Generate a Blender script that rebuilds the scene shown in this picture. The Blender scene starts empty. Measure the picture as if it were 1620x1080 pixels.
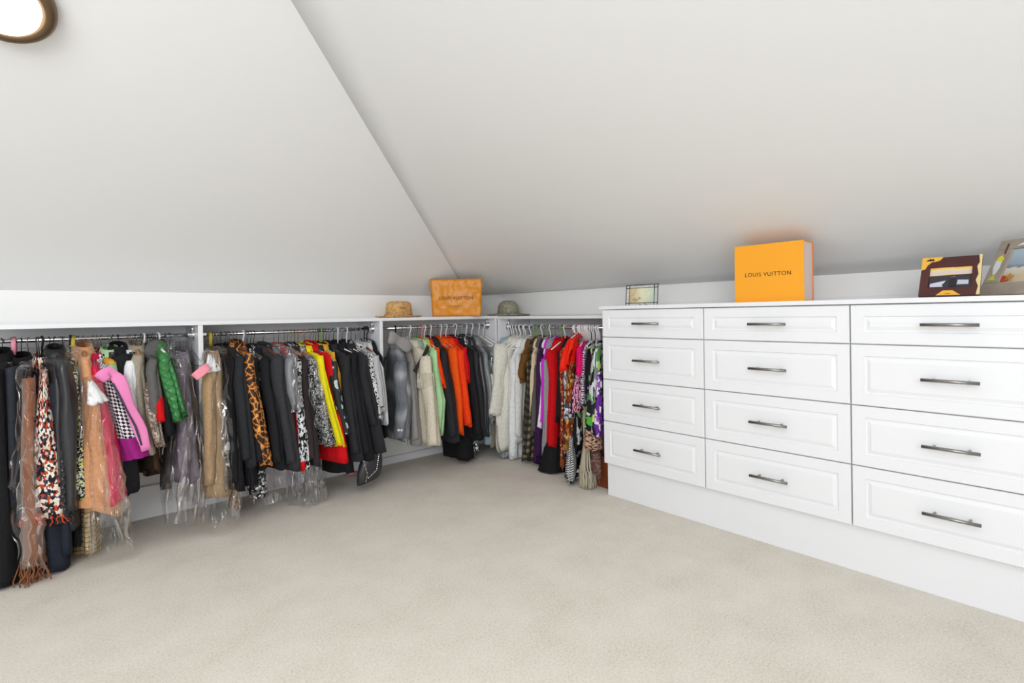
import bpy, math, random
from math import sin, cos, pi, sqrt, atan2
from mathutils import Vector, Matrix, noise

SC = bpy.context.scene
COL = SC.collection
random.seed(7)

# ------------------------------------------------------------------ camera, light, exposure
CAM = Vector((-2.8493, -3.328, 1.037)); YAW, PIT, ROL, FPX, CYP = .8425, -.0066, -.0156, 826.883, 502.1
_F = Vector((cos(YAW)*cos(PIT), sin(YAW)*cos(PIT), sin(PIT)))
_R = Vector((sin(YAW), -cos(YAW), 0)); _U = _R.cross(_F)
RR = cos(ROL)*_R + sin(ROL)*_U; UU = -sin(ROL)*_R + cos(ROL)*_U
cd = bpy.data.cameras.new('camera'); cam = bpy.data.objects.new('camera', cd); COL.objects.link(cam)
M = Matrix((RR, UU, -_F)).transposed().to_4x4(); M.translation = CAM
cam.matrix_world = M
cd.sensor_width = 36; cd.lens = FPX/1620*36; cd.shift_y = (CYP-540)/1620; cd.clip_start = .05
SC.camera = cam
def srgb(r, g, b):
    f = lambda c: (c/255/12.92 if c/255 <= .04045 else ((c/255+.055)/1.055)**2.4)
    return (f(r), f(g), f(b), 1)
W = bpy.data.worlds.new('world'); SC.world = W; W.use_nodes = True
W.node_tree.nodes['Background'].inputs[0].default_value = (.93, .97, 1.0, 1)
W.node_tree.nodes['Background'].inputs[1].default_value = .55
def area(name, loc, target, size, power, colr):
    l = bpy.data.lights.new(name, 'AREA'); l.shape = 'RECTANGLE'; l.size, l.size_y = size; l.energy = power; l.color = colr
    o = bpy.data.objects.new(name, l); COL.objects.link(o); o.location = loc
    o.rotation_euler = (Vector(target)-Vector(loc)).to_track_quat('-Z', 'Y').to_euler(); return o
area('camera_side_fill', (-4.9, -4.6, 1.9), (-.9, -1.0, 1.0), (2.4, 1.6), 104, (.97, .985, 1))  # added fill light behind the camera, stands for no known window
area('overhead_fill', (-2.9, -3.1, 2.9), (-2.4, -2.6, 0), (2.2, 2.2), 70, (.98, .99, 1))  # added overhead area light for a brighter floor, no roof opening here
area('ceiling_bounce', (-3.3, -3.9, .35), (-2.2, -2.4, 2.6), (2.6, 2.6), 34, (.97, .985, 1))
SC.view_settings.view_transform = 'Standard'; SC.view_settings.look = 'None'
SC.view_settings.exposure = -0.24; SC.view_settings.gamma = 1; SC.view_settings.use_curve_mapping = False

def ray(px, py): return (_F + RR*((px-810)/FPX) - UU*((py-CYP)/FPX))
def hit(px, py, axis, val):
    d = ray(px, py); t = (val-CAM[axis])/d[axis]; return CAM + d*t
HK = 1.2035; HL = 1.1825; HS = 1.006; DEP = .335

# ------------------------------------------------------------------ materials
def nt(name):
    m = bpy.data.materials.new(name); m.use_nodes = True
    n = m.node_tree; b = n.nodes['Principled BSDF']; return m, n, b
def N(n, t, **kw):
    x = n.nodes.new(t)
    for k, v in kw.items():
        if k.startswith('_'): setattr(x, k[1:], v)
        else: x.inputs[int(k[1:]) if k[0] == 'i' and k[1:].isdigit() else k.replace('__', ' ')].default_value = v
    return x
def ramp(n, stops, interp='LINEAR'):
    r = n.nodes.new('ShaderNodeValToRGB'); r.color_ramp.interpolation = interp
    e = r.color_ramp.elements
    while len(e) > 1: e.remove(e[-1])
    e[0].position, e[0].color = stops[0]
    for p, c in stops[1:]:
        q = e.new(p); q.color = c
    return r
def bump(n, b, src, strength=.3, dist=.002):
    x = N(n, 'ShaderNodeBump', Strength=strength, Distance=dist); n.links.new(src, x.inputs['Height']); n.links.new(x.outputs[0], b.inputs['Normal']); return x
def mat(name, rgb, rough=.8, metal=0, bscale=0, bstr=.2, bdist=.002, spec=None, coat=0, sheen=0, var=0):
    m, n, b = nt(name); c = srgb(*rgb); b.inputs['Base Color'].default_value = c
    b.inputs['Roughness'].default_value = rough; b.inputs['Metallic'].default_value = metal
    if spec is not None: b.inputs['Specular IOR Level'].default_value = spec
    if coat: b.inputs['Coat Weight'].default_value = coat
    if sheen: b.inputs['Sheen Weight'].default_value = sheen
    tc = N(n, 'ShaderNodeTexCoord')
    if bscale:
        t = N(n, 'ShaderNodeTexNoise', Scale=bscale, Detail=4); n.links.new(tc.outputs['Object'], t.inputs['Vector'])
        bump(n, b, t.outputs['Fac'], bstr, bdist)
    if var:
        t2 = N(n, 'ShaderNodeTexNoise', Scale=9, Detail=5); n.links.new(tc.outputs['Object'], t2.inputs['Vector'])
        d = tuple(x*(1-var) for x in c[:3])+(1,); r = ramp(n, [(.3, d), (.7, c)]); n.links.new(t2.outputs['Fac'], r.inputs[0]); n.links.new(r.outputs[0], b.inputs['Base Color'])
    return m
def math_(n, op, a, b=None):
    x = n.nodes.new('ShaderNodeMath'); x.operation = op
    for i, v in enumerate((a, b)):
        if v is None: continue
        if isinstance(v, (int, float)): x.inputs[i].default_value = v
        else: n.links.new(v, x.inputs[i])
    return x.outputs[0]
def uvsep(n):
    tc = N(n, 'ShaderNodeTexCoord'); s = N(n, 'ShaderNodeSeparateXYZ'); n.links.new(tc.outputs['UV'], s.inputs[0]); return tc.outputs['UV'], s.outputs[0], s.outputs[1]
def weave(n, b, uv, s=700, st=.25, fold=.9):
    t = N(n, 'ShaderNodeTexNoise', Scale=s, Detail=2); n.links.new(uv, t.inputs['Vector']); q = bump(n, b, t.outputs['Fac'], st, .001)
    mp = N(n, 'ShaderNodeMapping'); mp.inputs['Scale'].default_value = (1, .28, 1); n.links.new(uv, mp.inputs[0])
    f = N(n, 'ShaderNodeTexNoise', Scale=24, Detail=3, Roughness=.5, Distortion=.6); n.links.new(mp.outputs[0], f.inputs['Vector'])
    g = N(n, 'ShaderNodeBump', Strength=fold, Distance=.012); n.links.new(f.outputs['Fac'], g.inputs['Height']); n.links.new(g.outputs[0], q.inputs['Normal'])
def fabric(name, rgb, rough=.85, sheen=.0):
    m, n, b = nt(name); uv, u, v = uvsep(n); c = srgb(*rgb)
    t = N(n, 'ShaderNodeTexNoise', Scale=60, Detail=6, Roughness=.7); n.links.new(uv, t.inputs['Vector'])
    d = tuple(x*.82 for x in c[:3])+(1,); l = tuple(min(1, x*1.12+.001) for x in c[:3])+(1,)
    r = ramp(n, [(.3, d), (.7, l)]); n.links.new(t.outputs['Fac'], r.inputs[0]); n.links.new(r.outputs[0], b.inputs['Base Color'])
    b.inputs['Roughness'].default_value = rough; b.inputs['Sheen Weight'].default_value = sheen
    b.inputs['Specular IOR Level'].default_value = .25
    weave(n, b, uv); return m
def cells(name, stops, scale=90, rough=.85, stretch=(1, 1, 1), interp='CONSTANT', bst=.6, dist=None):
    """random coloured yarn flecks"""
    m, n, b = nt(name); uv, u, v = uvsep(n); mp = N(n, 'ShaderNodeMapping'); mp.inputs['Scale'].default_value = stretch
    n.links.new(uv, mp.inputs[0]); vo = N(n, 'ShaderNodeTexVoronoi', Scale=scale)
    tn = N(n, 'ShaderNodeTexNoise', Scale=scale*1.3, Detail=2); n.links.new(mp.outputs[0], tn.inputs['Vector']); va = n.nodes.new('ShaderNodeVectorMath'); va.operation = 'SCALE'; va.inputs['Scale'].default_value = .9/scale
    n.links.new(tn.outputs['Color'], va.inputs[0]); vb = n.nodes.new('ShaderNodeVectorMath'); vb.operation = 'ADD'; n.links.new(mp.outputs[0], vb.inputs[0]); n.links.new(va.outputs[0], vb.inputs[1]); n.links.new(vb.outputs[0], vo.inputs['Vector'])
    r = ramp(n, stops, interp)
    if dist:
        n.links.new(vo.outputs['Distance'], r.inputs[0])
    else:
        s = N(n, 'ShaderNodeSeparateColor'); n.links.new(vo.outputs['Color'], s.inputs[0]); n.links.new(s.outputs[0], r.inputs[0])
    n.links.new(r.outputs[0], b.inputs['Base Color']); b.inputs['Roughness'].default_value = rough; b.inputs['Specular IOR Level'].default_value = .25
    bump(n, b, vo.outputs['Distance'], bst, .003); return m
def edges(name, stops, scale, rough=.8, noise_d=0, feature='DISTANCE_TO_EDGE', stretch=(1, 1, 1)):
    m, n, b = nt(name); uv, u, v = uvsep(n); mp = N(n, 'ShaderNodeMapping'); mp.inputs['Scale'].default_value = stretch; n.links.new(uv, mp.inputs[0])
    src = mp.outputs[0]
    if noise_d:
        t = N(n, 'ShaderNodeTexNoise', Scale=scale*1.5, Detail=2); n.links.new(src, t.inputs['Vector'])
        va = n.nodes.new('ShaderNodeVectorMath'); va.operation = 'SCALE'; n.links.new(t.outputs['Color'], va.inputs[0]); va.inputs['Scale'].default_value = noise_d
        vb = n.nodes.new('ShaderNodeVectorMath'); vb.operation = 'ADD'; n.links.new(src, vb.inputs[0]); n.links.new(va.outputs[0], vb.inputs[1]); src = vb.outputs[0]
    vo = N(n, 'ShaderNodeTexVoronoi', _feature=feature, Scale=scale); n.links.new(src, vo.inputs['Vector'])
    r = ramp(n, stops); n.links.new(vo.outputs['Distance'], r.inputs[0]); n.links.new(r.outputs[0], b.inputs['Base Color']); b.inputs['Roughness'].default_value = rough
    weave(n, b, uv); return m
def waves(name, stops, scale, distort=0, direction='X', rough=.8, dscale=1, bst=0):
    m, n, b = nt(name); uv, u, v = uvsep(n)
    w = N(n, 'ShaderNodeTexWave', _bands_direction=direction, Scale=scale, Distortion=distort, Detail=2); w.inputs['Detail Scale'].default_value = dscale; n.links.new(uv, w.inputs['Vector'])
    r = ramp(n, stops); n.links.new(w.outputs['Fac'], r.inputs[0]); n.links.new(r.outputs[0], b.inputs['Base Color']); b.inputs['Roughness'].default_value = rough
    if bst: bump(n, b, w.outputs['Fac'], bst, .004)
    else: weave(n, b, uv)
    return m
def plaid(name, dark, mid, light, size=.045):
    m, n, b = nt(name); uv, u, v = uvsep(n)
    a = math_(n, 'GREATER_THAN', math_(n, 'FRACT', math_(n, 'MULTIPLY', math_(n, 'ADD', u, 10), 1/size)), .5)
    c = math_(n, 'GREATER_THAN', math_(n, 'FRACT', math_(n, 'MULTIPLY', math_(n, 'ADD', v, 10), 1/size)), .5)
    s = math_(n, 'MULTIPLY', math_(n, 'ADD', a, c), .5)
    r = ramp(n, [(0, srgb(*dark)), (.25, srgb(*mid)), (.75, srgb(*light))], 'CONSTANT'); n.links.new(s, r.inputs[0]); n.links.new(r.outputs[0], b.inputs['Base Color'])
    b.inputs['Roughness'].default_value = .9; weave(n, b, uv); return m
def grid(name, base, line, size=.02, w=.12, rough=.7, bst=.4):
    m, n, b = nt(name); uv, u, v = uvsep(n)
    a = math_(n, 'LESS_THAN', math_(n, 'FRACT', math_(n, 'MULTIPLY', math_(n, 'ADD', u, 10), 1/size)), w)
    c = math_(n, 'LESS_THAN', math_(n, 'FRACT', math_(n, 'MULTIPLY', math_(n, 'ADD', v, 10), 1/size)), w)
    s = math_(n, 'MAXIMUM', a, c)
    r = ramp(n, [(0, srgb(*base)), (.5, srgb(*line))], 'CONSTANT'); n.links.new(s, r.inputs[0]); n.links.new(r.outputs[0], b.inputs['Base Color']); b.inputs['Roughness'].default_value = rough
    bump(n, b, math_(n, 'SUBTRACT', 1, s), bst, .003); return m
def hound(name, light, dark, size=.012):
    m, n, b = nt(name); uv, u, v = uvsep(n); mp = N(n, 'ShaderNodeMapping'); mp.inputs['Rotation'].default_value = (0, 0, .6); n.links.new(uv, mp.inputs[0])
    ch = N(n, 'ShaderNodeTexChecker', Scale=1/size); ch.inputs[1].default_value = srgb(*light); ch.inputs[2].default_value = srgb(*dark)
    n.links.new(mp.outputs[0], ch.inputs[0]); n.links.new(ch.outputs[0], b.inputs['Base Color']); b.inputs['Roughness'].default_value = .85; weave(n, b, uv); return m
def quilt(name, rgb, size=.05, rough=.4, st=.8):
    m, n, b = nt(name); uv, u, v = uvsep(n)
    p = math_(n, 'ABSOLUTE', math_(n, 'SINE', math_(n, 'MULTIPLY', math_(n, 'ADD', u, v), pi/size)))
    q = math_(n, 'ABSOLUTE', math_(n, 'SINE', math_(n, 'MULTIPLY', math_(n, 'SUBTRACT', u, v), pi/size)))
    h = math_(n, 'POWER', math_(n, 'MINIMUM', p, q), .4)
    c = srgb(*rgb); b.inputs['Base Color'].default_value = c; b.inputs['Roughness'].default_value = rough; bump(n, b, h, st, .008); return m
def denim(name):
    m, n, b = nt(name); uv, u, v = uvsep(n)
    t = N(n, 'ShaderNodeTexNoise', Scale=8, Detail=3, Roughness=.5); n.links.new(uv, t.inputs['Vector'])
    t2 = N(n, 'ShaderNodeTexNoise', Scale=200, Detail=2); n.links.new(uv, t2.inputs['Vector'])
    def gau(c, w_): return math_(n, 'POWER', 2.718, math_(n, 'MULTIPLY', -1, math_(n, 'POWER', math_(n, 'ABSOLUTE', math_(n, 'MULTIPLY', math_(n, 'SUBTRACT', v, c), 1/w_)), 2)))
    s = math_(n, 'ADD', math_(n, 'MULTIPLY', t.outputs['Fac'], .6), math_(n, 'MULTIPLY', math_(n, 'SUBTRACT', t2.outputs['Fac'], .5), .35))
    s = math_(n, 'ADD', s, math_(n, 'ADD', math_(n, 'MULTIPLY', gau(-.09, .04), .22), math_(n, 'MULTIPLY', gau(-.34, .045), .3)))
    r = ramp(n, [(.15, srgb(84, 88, 94)), (.42, srgb(124, 128, 134)), (.85, srgb(214, 216, 220))]); n.links.new(s, r.inputs[0])
    n.links.new(r.outputs[0], b.inputs['Base Color']); b.inputs['Roughness'].default_value = .9; weave(n, b, uv, 300, .3); return m
def knit(name, rgb, scale=45, rough=.95):
    c = srgb(*rgb); d = tuple(x*.7 for x in c[:3])+(1,)
    return waves(name, [(0, d), (.5, c)], scale, 1.5, 'X', rough, 3, .7)
def film(name, tint=(1, 1, 1), milk=.02, gloss=.9, fold=20):
    m = bpy.data.materials.new(name); m.use_nodes = True; n = m.node_tree
    for x in list(n.nodes):
        if x.type == 'BSDF_PRINCIPLED': n.nodes.remove(x)
    out = n.nodes['Material Output']; tr = N(n, 'ShaderNodeBsdfTransparent'); tr.inputs[0].default_value = (*tint, 1)
    gl = N(n, 'ShaderNodeBsdfGlossy', Roughness=.09); gl.inputs[0].default_value = (1, 1, 1, 1)
    df = N(n, 'ShaderNodeBsdfDiffuse'); df.inputs[0].default_value = (.9, .9, .92, 1)
    tc = N(n, 'ShaderNodeTexCoord'); mp = N(n, 'ShaderNodeMapping'); mp.inputs['Scale'].default_value = (1, 1, .3); n.links.new(tc.outputs['Object'], mp.inputs[0])
    t = N(n, 'ShaderNodeTexNoise', _noise_type='RIDGED_MULTIFRACTAL', Scale=fold, Detail=4, Roughness=.6, Distortion=.8); n.links.new(mp.outputs[0], t.inputs['Vector'])
    bp = N(n, 'ShaderNodeBump', Strength=1, Distance=.06); n.links.new(t.outputs['Fac'], bp.inputs['Height'])
    n.links.new(bp.outputs[0], gl.inputs['Normal'])
    lw = N(n, 'ShaderNodeFresnel', IOR=1.42)
    f = math_(n, 'MULTIPLY', math_(n, 'MINIMUM', math_(n, 'ADD', lw.outputs[0], .03), .42), gloss)
    a = N(n, 'ShaderNodeMixShader'); a.inputs[0].default_value = milk; n.links.new(tr.outputs[0], a.inputs[1]); n.links.new(df.outputs[0], a.inputs[2])
    c = N(n, 'ShaderNodeMixShader'); n.links.new(f, c.inputs[0]); n.links.new(a.outputs[0], c.inputs[1]); n.links.new(gl.outputs[0], c.inputs[2])
    n.links.new(c.outputs[0], out.inputs[0]); return m

K = lambda *s: [(p, srgb(*c)) for p, c in s]
MT = {}
MT['wall'] = mat('painted_wall', (243, 243, 241), .9, 0, 300, .05, .001)
MT['ceil'] = mat('painted_ceiling', (230, 230, 229), .9, 0, 220, .05, .001)
MT['white'] = mat('white_melamine', (236, 237, 240), .35)
MT['door'] = mat('white_thermofoil', (237, 238, 241), .38)
MT['nickel'] = mat('brushed_nickel', (150, 148, 146), .32, 1)
MT['chrome'] = mat('chrome', (225, 225, 228), .14, 1)
MT['wire'] = mat('steel_wire', (190, 190, 192), .25, 1)
MT['darkwire'] = mat('dark_steel_wire', (90, 90, 92), .35, 1)
MT['pwhite'] = mat('white_plastic', (236, 236, 236), .3)
MT['pblack'] = mat('black_plastic', (24, 24, 26), .35)
MT['pgreen'] = mat('green_plastic', (126, 168, 96), .35)
MT['ppink'] = mat('pink_plastic', (232, 150, 170), .35)
MT['pyellow'] = mat('mustard_ribbon', (196, 176, 60), .6)
MT['wood'] = mat('hanger_wood', (196, 138, 84), .45, 0, 30, .1, .001, var=.25)
MT['dwood'] = mat('dark_hanger_wood', (112, 58, 34), .35, 0, 30, .1, .001, var=.3)
MT['film'] = film('clear_plastic_film', (.99, .99, .995), .012, 1)
MT['filmd'] = film('smoky_plastic_film', (.9, .9, .91), .03, 1.2, 22)
MT['paperwhite'] = mat('white_paper', (238, 238, 240), .7)
MT['ticket'] = mat('pink_paper', (240, 150, 165), .7)

# carpet
m, n, b = nt('cut_pile_carpet'); tc = N(n, 'ShaderNodeTexCoord')
t1 = N(n, 'ShaderNodeTexNoise', Scale=460, Detail=3, Roughness=.8); t2 = N(n, 'ShaderNodeTexNoise', Scale=5, Detail=5, Roughness=.6); t3 = N(n, 'ShaderNodeTexNoise', Scale=130, Detail=4)
for t in (t1, t2, t3): n.links.new(tc.outputs['Object'], t.inputs['Vector'])
s = math_(n, 'ADD', math_(n, 'MULTIPLY', t1.outputs['Fac'], .62), math_(n, 'ADD', math_(n, 'MULTIPLY', t2.outputs['Fac'], .14), math_(n, 'MULTIPLY', t3.outputs['Fac'], .24)))
r = ramp(n, K((.36, (176, 168, 154)), (.47, (228, 221, 209)), (.6, (245, 240, 231)))); n.links.new(s, r.inputs[0]); n.links.new(r.outputs[0], b.inputs['Base Color'])
b.inputs['Roughness'].default_value = 1; b.inputs['Specular IOR Level'].default_value = .05; bump(n, b, s, .5, .008); MT['carpet'] = m

# ------------------------------------------------------------------ mesh helpers
class MB:
    def __init__(s): s.v = []; s.f = []; s.uv = []
    def quad(s, a, b, c, d): i = len(s.v); s.v += [a, b, c, d]; s.f.append((i, i+1, i+2, i+3))
    def box(s, x0, x1, y0, y1, z0, z1):
        i = len(s.v); s.v += [(x, y, z) for x in (x0, x1) for y in (y0, y1) for z in (z0, z1)]
        for f in ((0, 1, 3, 2), (4, 6, 7, 5), (0, 4, 5, 1), (2, 3, 7, 6), (0, 2, 6, 4), (1, 5, 7, 3)): s.f.append(tuple(i+k for k in f))
        return s
    def rings(s, R, close=True, cap0=False, cap1=False, uvs=None):
        i = len(s.v); n_ = len(R[0])
        for r_ in R: s.v += [tuple(p) for p in r_]
        for a in range(len(R)-1):
            for k in range(n_ if close else n_-1):
                k2 = (k+1) % n_
                s.f.append((i+a*n_+k, i+a*n_+k2, i+(a+1)*n_+k2, i+(a+1)*n_+k))
        if cap0: s.f.append(tuple(i+k for k in reversed(range(n_))))
        if cap1: s.f.append(tuple(i+(len(R)-1)*n_+k for k in range(n_)))
        return s
    def tube(s, pts, rad, n_=8, cap=True):
        pts = [Vector(p) for p in pts]; R = []; up = None
        for i, p in enumerate(pts):
            d = (pts[min(i+1, len(pts)-1)]-pts[max(i-1, 0)]).normalized()
            if up is None: up = Vector((0, 0, 1)) if abs(d.z) < .9 else Vector((1, 0, 0))
            a = d.cross(up).normalized(); c = a.cross(d).normalized(); up = c
            r_ = rad[i] if isinstance(rad, (list, tuple)) else rad
            R.append([p + a*(r_*cos(2*pi*k/n_)) + c*(r_*sin(2*pi*k/n_)) for k in range(n_)])
        return s.rings(R, True, cap, cap)
    def lathe(s, prof, n_=40, c=(0, 0, 0), sx=1, sy=1):
        return s.rings([[(c[0]+r_*sx*cos(2*pi*k/n_), c[1]+r_*sy*sin(2*pi*k/n_), c[2]+z) for k in range(n_)] for r_, z in prof], True, True, True)
    def build(s, name, m, parent=None, loc=(0, 0, 0), smooth=False, rot=None, bevel=0):
        me = bpy.data.meshes.new(name); me.from_pydata([tuple(v) for v in s.v], [], s.f); me.update()
        if smooth:
            me.polygons.foreach_set('use_smooth', [True]*len(me.polygons))
        o = bpy.data.objects.new(name, me); COL.objects.link(o)
        if m: me.materials.append(m)
        if parent: o.parent = parent
        o.location = loc
        if rot: o.rotation_euler = rot
        if bevel:
            bv = o.modifiers.new('bevel', 'BEVEL'); bv.width = bevel; bv.segments = 2; bv.limit_method = 'ANGLE'
        if s.uv:
            ul = me.uv_layers.new(name='UVMap'); flat = []
            for f, q in zip(s.f, s.uv):
                for t in q: flat += t
            ul.data.foreach_set('uv', flat)
        return o
def tag(o, label, cat, group=None, kind=None):
    if label: o['label'] = label
    if cat: o['category'] = cat
    if group: o['group'] = group
    if kind: o['kind'] = kind
    return o
def empty(name, loc, rot=(0, 0, 0)):
    o = bpy.data.objects.new(name, None); o.empty_display_size = .05; COL.objects.link(o); o.location = loc; o.rotation_euler = rot; return o
def struct(o): o['kind'] = 'structure'; return o

# ------------------------------------------------------------------ room shell
Y1 = -5.6; X1 = -5.6
struct(MB().box(X1, .12, Y1, .12, -.1, 0).build('floor', MT['carpet']))
struct(MB().box(X1, .1, 0, .1, 0, HK+.08).build('wall_left', MT['wall']))
b_ = MB(); b_.box(0, .1, Y1, 0, 0, HK+.08); struct(b_.build('wall_right', MT['wall']))
P0 = Vector((-.342, 0, HL)); T0 = Vector((-2.1607, -1.3651, 2.2)); D0 = (T0-P0)
ZT = 3.1; T1 = P0 + D0*((ZT-P0.z)/D0.z)
# left slope: plane through the knee-wall top and the hip crease
SL = D0.z/-D0.y
b_ = MB(); yt = T1.y
b_.v = [(X1, 0, HL), tuple(P0), tuple(T1), (X1, yt, ZT)]; b_.f = [(0, 1, 2, 3)]
o = struct(b_.build('ceiling', MT['ceil'])); sm = o.modifiers.new('thick', 'SOLIDIFY'); sm.thickness = .03; sm.offset = -1
# right slope: ruled surface between the right knee-wall top and the crease
nu, nv = 40, 16; R = []
A0 = Vector((0, 0, HK))
for i in range(nu+1):
    t = i/nu; c = P0 + (T1-P0)*t; w_ = Vector((0, Y1*t, HK)); R.append([w_.lerp(c, k/nv) for k in range(nv+1)])
b_ = MB().rings(R, close=False); o = struct(b_.build('ceiling', MT['ceil'], smooth=True)); sm = o.modifiers.new('thick', 'SOLIDIFY'); sm.thickness = .03; sm.offset = 1
b_ = MB(); b_.v = [tuple(T1), (0, Y1, HK), (T1.x, Y1, ZT)]; b_.f = [(0, 1, 2)]
struct(b_.build('ceiling', MT['ceil']))
# baseboards: a tall one on the left, a low plinth beneath the third bay
bb = MB().box(X1, -1.29, -.015, 0, 0, .155).box(X1, -1.29, -.02, 0, .155, .168); struct(bb.build('baseboard_left', MT['white'], bevel=.002))
struct(MB().box(-1.26, -.02, -.022, 0, 0, .05).build('trim_1', MT['white'], bevel=.002))
struct(MB().box(-.015, 0, -1.45, -.02, 0, .14).build('baseboard_right', MT['white'], bevel=.002))

# ------------------------------------------------------------------ closet shelving
def brd(name, x0, x1, y0, y1, z0, z1, parent, m='white', bev=.0015):
    return MB().box(x0, x1, y0, y1, z0, z1).build(name, MT[m], parent, bevel=bev)
sh = tag(empty('closet_shelving', (-2, 0, HS)), 'long white closet shelf with hanging bays running along the left knee wall', 'shelf')
def rel(o, root): o.location = Vector(o.location)-root.location; return o
def part(name, mb, m, root, **k): return rel(mb.build(name, MT[m] if isinstance(m, str) else m, root, **k), root)
part('shelf_board', MB().box(X1, -.32, -DEP, -.001, HS, HS+.02), 'white', sh, bevel=.0015)
part('back_cleat', MB().box(X1, -.001, -.014, -.001, HS+.02, HS+.031), 'white', sh)
part('back_rail', MB().box(X1, -.33, -.016, -.001, HS-.09, HS), 'white', sh)
for x in (-3.27, -2.271, -1.278):
    part('divider_panel', MB().box(x-.011, x+.011, -DEP+.004, -.016, .42, HS), 'white', sh, bevel=.001)
part('end_panel', MB().box(-.345, -.327, -DEP+.004, -.016, .42, HS), 'white', sh, bevel=.001)
sr = tag(empty('closet_shelving', (0, -.8, HS)), 'short white closet shelf with one hanging bay between the corner and the drawers', 'shelf')
part('shelf_board', MB().box(-DEP, -.001, -1.42, -DEP+.002, HS-.004, HS+.016), 'white', sr, bevel=.0015)
part('corner_board', MB().box(-.3195, -.001, -DEP+.001, -.001, HS, HS+.018), 'white', sr)
part('back_cleat', MB().box(-.014, -.001, -1.42, -.015, HS+.018, HS+.03), 'white', sr)
part('back_rail', MB().box(-.016, -.001, -1.40, -.36, HS-.09, HS-.004), 'white', sr)
part('end_panel', MB().box(-DEP+.004, -.016, -.357, -.339, .42, HS-.004), 'white', sr, bevel=.001)
part('end_panel', MB().box(-DEP+.0, -.016, -1.402, -1.38, .42, HS-.004), 'white', sr, bevel=.001)
RZL, RZR, RD = .956, .942, .24
def rod(x0, x1, run, r_):
    z = RZL if run == 'L' else RZR
    P = (lambda s: Vector((s, -RD, z))) if run == 'L' else (lambda s: Vector((-RD, -s, z)))
    part('rod', MB().tube([P(x0), P(x1)], .0095, 14), 'chrome', r_, smooth=True)
    for s_, d in ((x0, 1), (x1, -1)):
        part('flange', MB().tube([P(s_), P(s_+.005*d)], .03, 18).tube([P(s_+.005*d), P(s_+.03*d)], .015, 14), 'chrome', r_, smooth=False)
        q = P(s_); u = Vector((0, 0, 1)); part('flange_bracket', MB().tube([q+u*.012+(P(s_+.006*d)-q), q+u*.05+(P(s_+.006*d)-q)], .009, 8), 'chrome', r_, smooth=True)
rod(-3.258, -2.283, 'L', sh)
rod(-2.259, -1.29, 'L', sh)
rod(-1.266, -.346, 'L', sh)
rod(.358, 1.379, 'R', sr)

# ------------------------------------------------------------------ drawer cabinets
ZS = [1.053, .9, .663, .428, .188]
CW = .61; CY0 = -1.4622; CX = -.506
def raised_front(w, h, t=.019):
    """raised-panel front in local y (width) z (height), facing -x"""
    b = MB(); bd = .043
    prof = [(0, 0), (0, -t+.0025), (.0025, -t), (bd, -t), (bd+.003, -t+.0065), (bd+.008, -t+.0065), (bd+.021, -t+.0012), (bd+.022, -t+.001)]
    R = []
    for ins, x in prof:
        a, c = w/2-ins, h/2-ins; R.append([(x, -a, -c), (x, a, -c), (x, a, c), (x, -a, c)])
    b.rings(R, True, True, True); return b
words = ['left', 'middle', 'right']
for ci in range(3):
    y0 = CY0 - ci*CW; yc = y0-CW/2
    c = tag(empty('drawer_cabinet', (CX+.25, yc, 0)), 'white four-drawer cabinet, %s of three in the built-in run' % ('leftmost, beside the hanging scarves' if ci == 0 else 'middle' if ci == 1 else 'rightmost, cut by the picture edge'), 'cabinet')
    part('body', MB().box(CX+.02, -.002, y0-CW+.001, y0-.001, .188, 1.053), 'white', c)
    part('toe_kick', MB().box(CX+.036, -.01, y0-CW, y0, 0, .188), 'white', c)
    for k in range(4):
        z1, z0 = ZS[k], ZS[k+1]; h = z1-z0-.004
        d = raised_front(CW-.005, h).build('drawer', MT['door'], c, loc=(CX+.019-(CX+.25), 0, (z0+z1)/2))
        hl = .079; hb = MB().tube([(-.052, -hl, 0), (-.052, hl, 0)], .0062, 14)
        for s_ in (-.048, .048): hb.tube([(-.018, s_, 0), (-.05, s_, 0)], .0045, 10)
        hb.build('handle', MT['nickel'], d, smooth=True)
ct = tag(empty('countertop', (CX/2, -2.4, 1.053)), 'white countertop running over the built-in drawers', 'countertop')
part('slab', MB().box(CX-.012, -.001, CY0-3*CW-.01, CY0+.012, 1.0545, 1.0735), 'white', ct, bevel=.003)
part('back_strip', MB().box(-.02, -.001, CY0-3*CW-.01, CY0+.012, 1.0735, 1.095), 'white', ct, bevel=.002)

# ------------------------------------------------------------------ fabrics
F = fabric
BK = F('black_wool', (27, 27, 31)); BK2 = F('soft_black_knit', (22, 22, 25)); CH = F('charcoal_wool', (52, 53, 56)); CH2 = F('dark_charcoal_wool', (40, 41, 45)); NV = F('navy_wool', (38, 42, 54))
SLT = F('slate_wool', (48, 52, 60)); DBR = F('dark_brown_wool', (50, 42, 44)); RED = F('red_wool', (206, 8, 20)); CRIM = F('crimson_satin', (214, 24, 76), .35); YEL = F('yellow_wool', (240, 224, 20))
MUS = F('mustard_silk', (226, 168, 52), .5); ORG = F('orange_knit', (250, 88, 16)); ORG2 = F('red_orange_knit', (246, 66, 14)); RST = F('rust_orange', (190, 76, 20)); GRN = F('pale_green_cotton', (176, 218, 164)); SAGE = F('sage_cotton', (150, 168, 156))
CRM = F('cream_knit', (210, 203, 184)); CRM2 = F('cream_crepe', (226, 224, 212)); WHT = F('white_cotton', (232, 234, 236)); GRY = F('grey_knit', (150, 150, 156)); LGR = F('light_grey_cotton', (196, 198, 206)); BLU = F('pale_blue_cotton', (160, 188, 192)); TAU = F('taupe_cotton', (146, 134, 118))
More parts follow.
